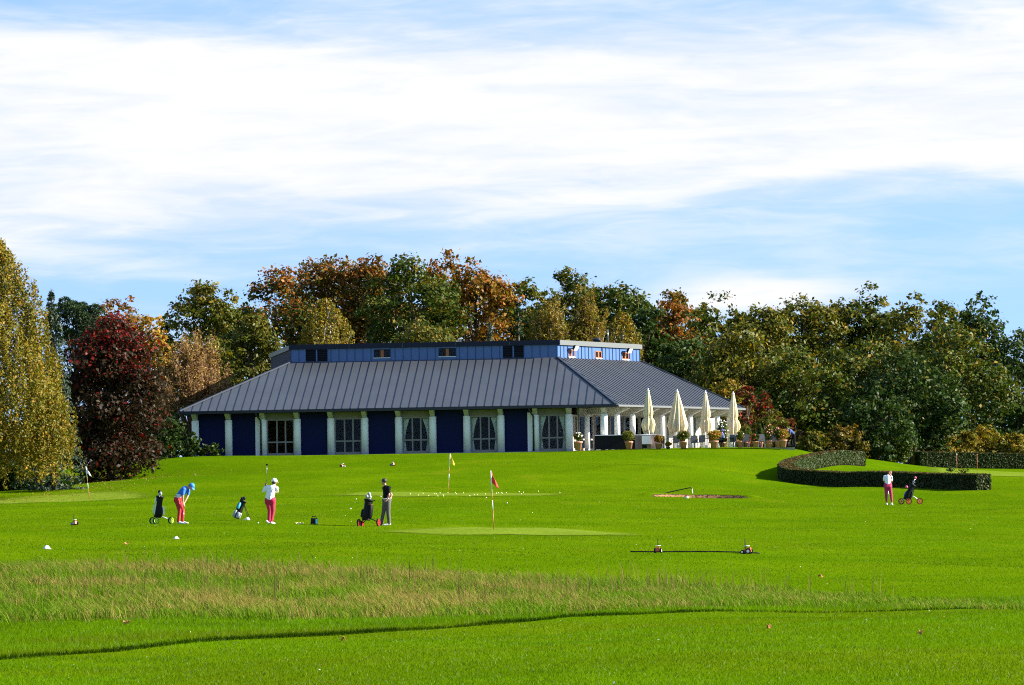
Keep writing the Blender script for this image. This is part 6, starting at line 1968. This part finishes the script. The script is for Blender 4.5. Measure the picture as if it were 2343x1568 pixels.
def trolley(loc, label, rim, frame, wheels, hub, handle, rz=0.0):
    """wheels: list of (x, y, r); hub: where the tubes meet; handle: points of the handle"""
    root = empty('golf_trolley', loc, rz, label, 'golf trolley')
    ax = Vector((0.45, -1, 0)).normalized()
    for (x, y, r, a) in wheels:
        wheel(root, (x, y, r), r, rim, (math.sin(a), -math.cos(a), 0))
        mb = MB(); mb.tube([(x, y, r), (hub[0] * .6 + x * .4, hub[1] * .6 + y * .4, hub[2] * .75 + r * .25), hub], [0.018, 0.02, 0.022], 8); mb.build('axle_tube', MAT[frame], root)
    mb = MB(); mb.tube(handle, 0.02, 8); mb.build('handle', MAT['black_plastic'], root)
    return root
def golf_bag(loc, label, a, b, r, cols, heads, seed, pockets=(), rz=0.0, stand=None):
    """a: foot, b: mouth of the bag"""
    rs = random.Random(seed)
    root = empty('golf_bag', loc, rz, label, 'golf bag')
    a = Vector(a); b = Vector(b); d = (b - a).normalized()
    s = d.cross(Vector((0, 1, 0))).normalized(); t = d.cross(s)
    mb = MB(); mb.tube([a, a.lerp(b, .03), a.lerp(b, .25), a.lerp(b, .55), a.lerp(b, .62), a.lerp(b, .9), b], [r * .92, r * 1.02, r * 1.05, r * .95, r * .88, r * .95, r * 1.0], 18); mb.build('body', MAT[cols[0]], root)
    mb = MB(); mb.tube([b - d * 0.07, b + d * .012], [r * 1.09, r * 1.12], 18); mb.build('collar', MAT['bag_black'], root)
    mb = MB(); mb.tube([a - d * .01, a + d * .06], [r * 1.0, r * 1.08], 18); mb.build('base', MAT['bag_black'], root)
    for (f0, f1, ang, w, th, mk_) in pockets:
        o = s * math.cos(ang) + t * math.sin(ang); q = d.cross(o)
        p0 = a.lerp(b, f0) + o * (r * .85); p1 = a.lerp(b, f1) + o * (r * .82)
        mb = MB(); m_ = p0.lerp(p1, .5)
        rot = Matrix((o, q, d)).transposed()
        L_ = (p1 - p0).length
        vs_ = []
        for (fz, k) in ((-.5, .55), (-.4, .95), (0, 1.0), (.35, .85), (.5, .5)):
            for (x, y) in ((0, -1), (.8, -.8), (1, 0), (.8, .8), (0, 1)):
                vs_.append(m_ + rot @ Vector((x * th * k, y * w / 2, fz * L_)))
        fs = [(i * 5 + k, i * 5 + k + 1, (i + 1) * 5 + k + 1, (i + 1) * 5 + k) for i in range(4) for k in range(4)] + [(4, 3, 2, 1, 0), (20, 21, 22, 23, 24)] + [(i * 5 + 4, i * 5, (i + 1) * 5, (i + 1) * 5 + 4) for i in range(4)]
        mb.add(vs_, fs, 0, True); mb.build('pocket', MAT[mk_], root)
    mb = MB(); mb.tube([a.lerp(b, .35) + t * -r, a.lerp(b, .5) + t * (-r - .09), a.lerp(b, .8) + t * (-r - .06), a.lerp(b, .88) + t * -r], 0.018, 6); mb.build('strap', MAT['bag_black'], root)
    for (dx, dy, ln, kind, mk_) in heads:
        p = b + s * dx * r + t * dy * r
        top = p + d * ln + Vector((dx * .03, dy * .03, 0))
        hm = empty('club'); hm.parent = root
        mb = MB(); mb.tube([p - d * .2, top], 0.007, 6); mb.build('shaft', MAT['steel'], hm)
        mb = MB()
        if kind == 'wood': mb.blob(top + s * .02, (.062, .055, .075), 12, 8)
        elif kind == 'iron': mb.hexa([top + Vector(q) for q in ((-.012, -.02, -.01), (.012, -.02, -.01), (.012, .06, -.02), (-.012, .06, -.02), (-.008, -.02, .03), (.008, -.02, .03), (.008, .05, .055), (-.008, .05, .055))])
        mb.build('club_head', MAT[mk_], hm)
    if stand:
        for (p, q) in stand:
            mb = MB(); mb.tube([p, q], 0.011, 6); mb.build('stand_leg', MAT['bag_black'], root)
    return root
# trolley with bright green wheels, beside the man in blue
T1 = on_ground(367, 158.0)
trolley(T1, 'golf trolley with bright green wheels beside the man in blue', 'wheel_green', 'white_plastic',
        [(-.32, .10, .135, .75), (-.17, -.10, .125, .75), (.40, -.02, .135, .75)], (-.02, .02, .29), [(-.02, .05, .3), (-.10, .16, .8), (-.06, .22, 1.15), (.05, .22, 1.18)])
golf_bag(T1, 'black golf bag with white and lime panels on the green-wheeled trolley', (-.13, .03, .26), (-.02, .05, 1.06), .135, ['bag_black'],
         [(-.3, .2, .10, 'wood', 'bag_grey'), (.2, -.3, .16, 'wood', 'bag_black'), (.5, .3, .08, 'iron', 'steel'), (0, .5, .12, 'iron', 'steel'), (-.5, -.3, .06, 'iron', 'steel')], 1,
         [(.15, .6, .15, .20, .10, 'bag_white'), (.08, .75, .55, .07, .105, 'bag_green'), (.2, .8, -.35, .07, .10, 'bag_green'), (.05, .5, 2.4, .22, .09, 'bag_black'), (.55, .95, -.1, .12, .07, 'bag_white')])
tw = empty('towel', T1, 0, 'pale towel hanging from the bag with lime panels', 'towel')
mb = MB(); mb.hexa([(.11, -.10, .35), (.17, -.12, .35), (.17, -.10, .35), (.11, -.085, .35), (.09, -.12, .66), (.16, -.13, .66), (.16, -.115, .66), (.09, -.105, .66)]); mb.build('cloth', MAT['bag_white'], tw)
# stand bag between the two left golfers
S1 = on_ground(553, 166.0)
golf_bag(S1, 'blue, black and grey stand bag propped on two thin legs', (-.22, 0, .06), (.06, .02, .76), .125, ['bag_black'],
         [(-.2, .2, .10, 'wood', 'bag_black'), (.4, -.2, .09, 'iron', 'steel'), (.1, .4, .12, 'iron', 'steel'), (.5, .3, .05, 'wood', 'bag_black')], 2,
         [(.02, .40, .2, .22, .10, 'bag_grey'), (.45, .85, -.2, .13, .07, 'bag_blue'), (.02, .35, 2.0, .20, .10, 'bag_grey'), (.5, .85, 1.0, .08, .11, 'cyan_plastic')],
         stand=[((.06, -.08, .68), (.28, -.22, .0)), ((.06, .08, .68), (.33, .22, .0))])
hv = empty('sun_hat', on_ground(565.5, 165.2), 0, 'white cap lying on the grass under the stand bag legs', 'cap')
mb = MB(); mb.lathe([(.10, .0), (.098, .03), (.08, .08), (.03, .11)], n=16); mb.build('crown', MAT['white_plastic'], hv)
mb = MB(); mb.hexa([(-.20, -.06, .0), (-.08, -.08, .0), (-.08, .08, .0), (-.20, .06, .0), (-.20, -.06, .012), (-.08, -.08, .02), (-.08, .08, .02), (-.20, .06, .012)]); mb.build('peak', MAT['white_plastic'], hv)
# small carry bag on the tee
cb = empty('carry_bag', on_ground(718, 158.5), 0, 'small black carry bag with a blue side right of the swinging woman', 'bag')
mb = MB(); mb.hexa([(-.14, -.12, 0), (.14, -.12, 0), (.14, .12, 0), (-.14, .12, 0), (-.12, -.09, .23), (.12, -.09, .23), (.12, .09, .23), (-.12, .09, .23)]); mb.build('body', MAT['bag_black'], cb)
mb = MB(); mb.hexa([(.06, -.135, .02), (.135, -.135, .02), (.135, -.12, .02), (.06, -.12, .02), (.06, -.11, .2), (.12, -.11, .2), (.12, -.095, .2), (.06, -.095, .2)]); mb.build('side_panel', MAT['cyan_plastic'], cb)
mb = MB(); mb.tube([(-.09, 0, .225), (-.06, 0, .30), (.06, 0, .30), (.09, 0, .225)], .016, 6); mb.build('handle', MAT['bag_black'], cb)
# trolley with red wheels beside the man in black
T2 = on_ground(842, 157.6)
trolley(T2, 'golf trolley with red spoked wheels next to the man in black', 'wheel_red', 'black_plastic',
        [(-.36, -.02, .14, 1.15), (-.24, .22, .10, 1.15), (.38, -.02, .14, 1.15)], (.0, .06, .30), [(.02, .05, .3), (.08, .14, .7), (.16, .2, .95), (.26, .2, .98)])
golf_bag(T2, 'black golf bag with red stripes on the red-wheeled trolley by the man in black', (-.10, .04, .24), (.02, .06, 1.02), .155, ['bag_black'],
         [(-.1, .1, .20, 'wood', 'bag_grey'), (-.45, -.2, .10, 'wood', 'bag_grey'), (.4, -.3, .12, 'iron', 'steel'), (.1, -.5, .10, 'iron', 'steel'), (.5, .3, .10, 'wood', 'bag_grey'), (-.3, .5, .08, 'iron', 'steel')], 3,
         [(.10, .75, 2.6, .20, .11, 'bag_black'), (.18, .80, -2.35, .09, .14, 'bag_red'), (.1, .5, -.4, .2, .1, 'bag_black'), (.45, .8, -1.0, .06, .14, 'bag_red')])
# trolley with red wheels beside the long-haired woman
T3 = on_ground(2080, 209.0)
trolley(T3, 'golf trolley with white frame and red wheels before the curved hedge', 'wheel_red', 'white_plastic',
        [(-.40, .05, .155, .12), (-.04, -.10, .155, .12), (.52, .0, .155, .12)], (.12, .0, .42), [(.14, 0, .42), (.26, .02, .75), (.42, .04, .98), (.62, .04, 1.06), (.66, .04, 1.04)])
golf_bag(T3, 'black golf bag with pink covers on the white-framed trolley', (-.17, .02, .24), (.20, .04, .98), .15, ['bag_black'],
         [(.2, .1, .36, 'wood', 'pink'), (-.3, -.2, .12, 'wood', 'bag_black'), (.5, -.3, .16, 'iron', 'steel'), (.3, -.5, .12, 'iron', 'steel'), (.0, .4, .15, 'iron', 'steel')], 4,
         [(.05, .55, -1.35, .17, .10, 'bag_grey'), (.1, .6, 2.8, .2, .1, 'bag_black'), (.15, .5, -.6, .10, .10, 'bag_blue')])
pk = empty('club_cover', T3, 0, 'round pink cover on top of the bag by the curved hedge', 'club cover')
mb = MB(); mb.blob((-.14, -.08, .87), (.085, .075, .075), 12, 8); mb.build('knit', MAT['pink'], pk)

# ------------------------------------------------------------------ flags, markers, balls
def flagstick(px, Y, label, h, lean, mat, wind):
    root = empty('flagstick', on_ground(px, Y), 0, label, 'flag')
    top = Vector((lean, 0, h))
    for (f0, f1, m_) in ((0, .36, 'rust_pole'), (.36, .51, 'white_plastic'), (.51, .65, 'rust_pole'), (.65, 1.0, 'white_plastic')):
        a = Vector((0, 0, -.05)).lerp(top, f0); b = Vector((0, 0, -.05)).lerp(top, f1)
        mb = MB(); mb.tube([a, b], 0.016, 8); mb.build('pole_band', MAT[m_], root)
    mb = MB(); vs_ = []; fs = []
    nu, nv = 10, 8
    for j in range(nv + 1):
        g = j / nv
        for i in range(nu + 1):
            f = i / nu
            p = top.lerp(Vector((0, 0, 0)), 0.005 + 0.21 * g)
            # cloth hangs limply: outer edge has dropped
            vs_.append((p.x + 0.02 + f * wind * (0.30 + 0.70 * g) * (1 - .25 * f * g), p.y + 0.05 * math.sin(f * 6 + g * 3) * f, p.z - f * h * 0.13 * (1.15 - 0.25 * g) + 0.02 * math.sin(f * 9)))
    for j in range(nv):
        for i in range(nu):
            q = j * (nu + 1) + i; fs.append((q, q + 1, q + nu + 2, q + nu + 1))
    mb.add(vs_, fs, 0, True)
    fo = mb.build('flag_cloth', MAT[mat], root); md = fo.modifiers.new('t', 'SOLIDIFY'); md.thickness = 0.006
flagstick(1129, 153.0, 'flagstick with a limp red flag on the nearest green', 2.18, -.09, 'flag_red', .36)
flagstick(1025, 221.0, 'flagstick with a limp yellow flag on the far green', 2.12, .14, 'flag_yellow', .36)
flagstick(205, 238.0, 'flagstick with a white flag before the dark red tree', 1.90, -.20, 'flag_white', .36)
def toy_tractor(px, Y, label, sc, rz, mast=True):
    """tee marker in the shape of a little tractor"""
    root = empty('tee_marker', on_ground(px, Y), rz, label, 'tee marker', 'orange tractor tee markers')
    root.scale = (sc, sc, sc)
    mb = MB(); mb.hexa([(-.14, -.07, .06), (.16, -.07, .06), (.16, .07, .06), (-.14, .07, .06), (-.12, -.055, .15), (.12, -.055, .13), (.12, .055, .13), (-.12, .055, .15)]); mb.build('body', MAT['orange_plastic'], root)
    mb = MB(); mb.hexa([(-.13, -.06, .151), (-.02, -.06, .151), (-.02, .06, .151), (-.13, .06, .151), (-.12, -.045, .19), (-.05, -.045, .19), (-.05, .045, .19), (-.12, .045, .19)]); mb.build('seat', MAT['orange_plastic'], root)
    for (x, r, m_) in ((-.08, .085, 'orange_plastic'), (.11, .06, 'orange_plastic')):
        for sy in (-1, 1):
            we = empty('wheel', (x, sy * .095, r)); we.parent = root
            mb = MB(); mb.tube([(0, -.025, 0), (0, .025, 0)], r, 18, smooth=False); mb.build('tyre', MAT['rubber'], we)
            mb = MB(); mb.tube([(0, -.028, 0), (0, .028, 0)], r * .55, 14, smooth=False); mb.build('hub', MAT['white_plastic'], we)
    mb = MB(); mb.tube([(0.0, 0, .14), (-.01, 0, .23)], .012, 6); mb.build('column', MAT['orange_plastic'], root)
    mb = MB(); mb.lathe([(.085, .23), (.09, .24), (.085, .252)], n=18); mb.build('white_disc', MAT['white_plastic'], root)
    if mast:
        mb = MB(); mb.tube([(.05, 0, .14), (.05, 0, .46)], [.017, .013], 6); mb.build('mast', MAT['bag_black'], root)
toy_tractor(1503, 125.0, 'orange toy tractor marker seen end-on, left of the near pair', .92, 1.45)
toy_tractor(1706, 125.0, 'orange toy tractor marker seen from the side, right of the near pair', 1.0, 2.75)
toy_tractor(170, 158.0, 'orange toy tractor marker alone at the far left of the tee', .85, 2.2)
toy_tractor(785, 268.0, 'tiny orange marker high on the slope, left of two', .95, .6, False)
toy_tractor(899, 268.0, 'tiny orange marker high on the slope, right of two', .95, 2.4, False)
toy_tractor(446, 270.0, 'tiny pale marker on the slope below the left end of the clubhouse', .6, .2, False)
for k, (a, b, Y, lab) in enumerate(((1440, 1735, 125.3, 'thin dark line on the grass between the two near tractors'),)):
    pts = []
    for i in range(25):
        p = on_ground(a + (b - a) * i / 24, Y + 0.03 * math.sin(i * 1.7)); pts.append((p.x, p.y, p.z + .035))
    mb = MB(); mb.tube(pts, 0.022, 6); o = mb.build('dark_line', MAT['bag_black']); tag(o, lab, 'dark_line')  # thin dark tube laid over the grass past both markers
def cone(px, py, label, sc):
    g = on_ground_py(px, py + 3); root = empty('cone_marker', g, 0, label, 'marker', 'white distance markers')
    root.scale = (sc, sc, sc)
    mb = MB(); mb.lathe([(.14, 0), (.135, .012), (.055, .10), (.03, .115), (.02, .115)], n=4); mb.build('cone', MAT['white_plastic'], root); root.rotation_euler = (0, 0, .5)
    mb = MB(); mb.lathe([(.15, -.01), (.15, .004)], n=20); mb.build('rim', MAT['white_plastic'], root)
cone(107, 1253, 'white pyramid marker on the lawn at the far left', 0.95)
cone(403, 1230, 'small white marker in front of the man in blue', 0.75)
# balls
bm_ = MB(); bm_.blob((0, 0, .0215), .0245, 10, 7); ball_me = bm_.mesh('golf_ball', MAT['ball']); bm_ = MB(); bm_.blob((0, 0, .0215), .0245, 10, 7); ball_we = bm_.mesh('golf_ball_white', MAT['ball_white'])
def ball(px, py, me, lab, grp, sc=1.0, Y=None):
    g = on_ground_py(px, py) if Y is None else on_ground(px, Y)
    o = link('golf_ball', me); o.location = (g.x, g.y, g.z + 0.016); o.scale = (sc, sc, sc); tag(o, lab, 'golf ball', grp)
far_balls = [(938, 1131.5), (957, 1134), (967, 1130), (980, 1135.5), (994, 1131), (998, 1131), (1001, 1136), (1006, 1129), (1013, 1134), (1014, 1136), (1024, 1129), (1041, 1128), (1043, 1131), (1060, 1129), (1074, 1135.5), (1084, 1133), (1091, 1132.5), (1110, 1131.5),
             (1135, 1129.5), (1140, 1128.5), (1146, 1129), (1148, 1129.5), (1158, 1128.5), (1187, 1126), (1192, 1131), (1197, 1127.5), (1231, 1125), (1280, 1128)]
for (px, py) in far_balls: ball(px, py + 1.0, ball_me, 'yellow golf ball on the far green strip', 'yellow balls strewn on the far green', 1.25)
for (px, py, lab) in ((1112, 1141, 'white ball just below the far green strip'), (871, 1138, 'white ball behind the head of the man in black'), (815, 1144, 'white ball up left of the red-wheeled trolley'), (802, 1166, 'white ball left of the bag with red stripes'), (1160, 1153, 'white ball right of the red flag pole')):
    ball(px, py, ball_we, lab, None, 1.2)
for k in range(6): ball(676 + k * 3.2, 1199 + (k % 2) * .4, ball_me, 'yellow ball in the short row right of the swinging woman', 'row of tee balls', 1.15, Y=158.2 + .03 * (k % 2))
ball(590, 1205, ball_we, 'ball lying left of the swinging woman', None, 1.1, Y=158.6)
yb = on_ground_py(1573, 1141.5)
o = empty('yellow_cup', (yb.x, yb.y, yb.z + .0), 0, 'small white and yellow cup lying at the bunker edge', 'cup')
mb = MB(); mb.tube([(-.12, 0, .06), (.05, 0, .06)], .055, 10); mb.build('cup', MAT['white_plastic'], o)
mb = MB(); mb.tube([(.051, 0, .06), (.12, 0, .06)], .05, 10); mb.build('lid', MAT['flag_yellow'], o)
# rake resting at the bunker's back lip
rk0 = on_ground(1512, 218.6)
o = empty('bunker_rake', rk0, 0, 'dark rake with a bent handle propped behind the bunker', 'rake')
mb = MB(); mb.tube([(.10, 0, .10), (.25, 0, .14), (1.35, .1, .36), (1.55, .1, .40), (1.64, .1, .34)], 0.026, 8); mb.build('handle', MAT['bag_black'], o)
mb = MB(); mb.tube([(1.64, .1, .34), (1.68, .1, -.05)], 0.018, 6); mb.build('prop', MAT['white_plastic'], o)
mb = MB(); mb.box(-.14, .12, -.02, .03, .05, .13); mb.build('grip_end', MAT['white_plastic'], o)
# hole pins by the far hedge
for (px, Y, h, lab, m_) in ((3620 * .6049, 288, .75, 'short white-topped stake before the far hedge', 'white_plastic'), (3697 * .6049, 290, .75, 'brown stake right of the white-topped one', 'frame_brown')):
    o = empty('stake', on_ground(px, Y), 0, lab, 'stake')
    mb = MB(); mb.tube([(0, 0, -.05), (0.01, 0, h + .45)], .018, 6); mb.build('pole', MAT['rust_pole'], o)
    mb = MB(); mb.blob((0.01, 0, h + .47), .045, 8, 6); mb.build('knob', MAT[m_], o)
# fallen leaves
rsl = np.random.default_rng(77)
def leaf_obj(px, py, label, sz, seed):
    g = on_ground_py(px, py); rs = random.Random(seed)
    root = link('fallen_leaf', None) if False else None
    mb = MB(); k = 10; vs_ = [(0, 0, .05)]
    for i in range(k):
        a = 2 * math.pi * i / k; r = sz * (1.0 if i % 2 == 0 else .55)
        vs_.append((r * math.cos(a), r * math.sin(a), .04 + .045 * math.cos(a * 2 + seed)))
    mb.add(vs_, [(0, 1 + i, 1 + (i + 1) % k) for i in range(k)]); o = mb.build('fallen_leaf', MAT['dry_leaf'])
    md = o.modifiers.new('t', 'SOLIDIFY'); md.thickness = 0.004
    o.location = (g.x, g.y, g.z + .02); tag(o, label, 'leaf', 'fallen leaves on the grass')
leaf_obj(288, 1431, 'curled orange leaf below the long grass at the left', .085, 1)
leaf_obj(302, 1447, 'small brown leaf just beneath the curled orange one', .03, 2) if False else None
leaf_obj(786, 1470, 'brown leaf on the close-cut strip left of centre', .06, 3)
leaf_obj(1876, 1323, 'dry curled leaf on the lawn past the long grass at the right', .08, 4)
leaf_obj(1758, 1441, 'brown leaf below the long grass at the right', .05, 5)
leaf_obj(290, 1248, 'brown leaf on the lawn between the two white markers', .09, 6)
leaf_obj(2106, 1455, 'brown leaf near the lower right of the lawn', .045, 7)
rg = np.random.default_rng(78)
x, y = frustum(650, 46, 240, pw=0.8); n = len(x)
z = ground(x, y) + 0.03
nr = unit(rg.normal(size=(n, 3)) * .6 + np.array([0, 0, 1]))
cc = np.where((rg.random(n) < .45)[:, None], np.array([[.75, .74, .68]]), np.array([[.30, .15, .05]])) * (0.6 + .6 * rg.random((n, 1)))
o = link('lawn_specks', mesh_np('lawn_specks', leaf_quads(np.stack([x, y, z], 1), nr, 0.010 + 0.012 * rg.random(n), rg, .8), 4, MAT['leaf'], cc)); tag(o, 'daisies and leaf scraps dotted over the lawn', 'leaves', None, 'stuff')

n = 1500
y = 233 + 45 * rg.random(n); cx_ = np.interp(y, [233, 250, 278], [-27.5, -25.5, -25.0]); x = cx_ + rg.normal(size=n) * np.array(2.6)
z = ground(x, y) + 0.03
nr = unit(rg.normal(size=(n, 3)) * .7 + np.array([0, -.3, 1]))
cc = np.array([[.28, .15, .045]]) * (0.5 + .8 * rg.random((n, 1)))
o = link('leaf_litter', mesh_np('leaf_litter', leaf_quads(np.stack([x, y, z], 1), nr, 0.022 + 0.02 * rg.random(n), rg, .8), 4, MAT['leaf'], cc)); tag(o, 'fallen brown leaves under the trees at the left', 'leaves', None, 'stuff')
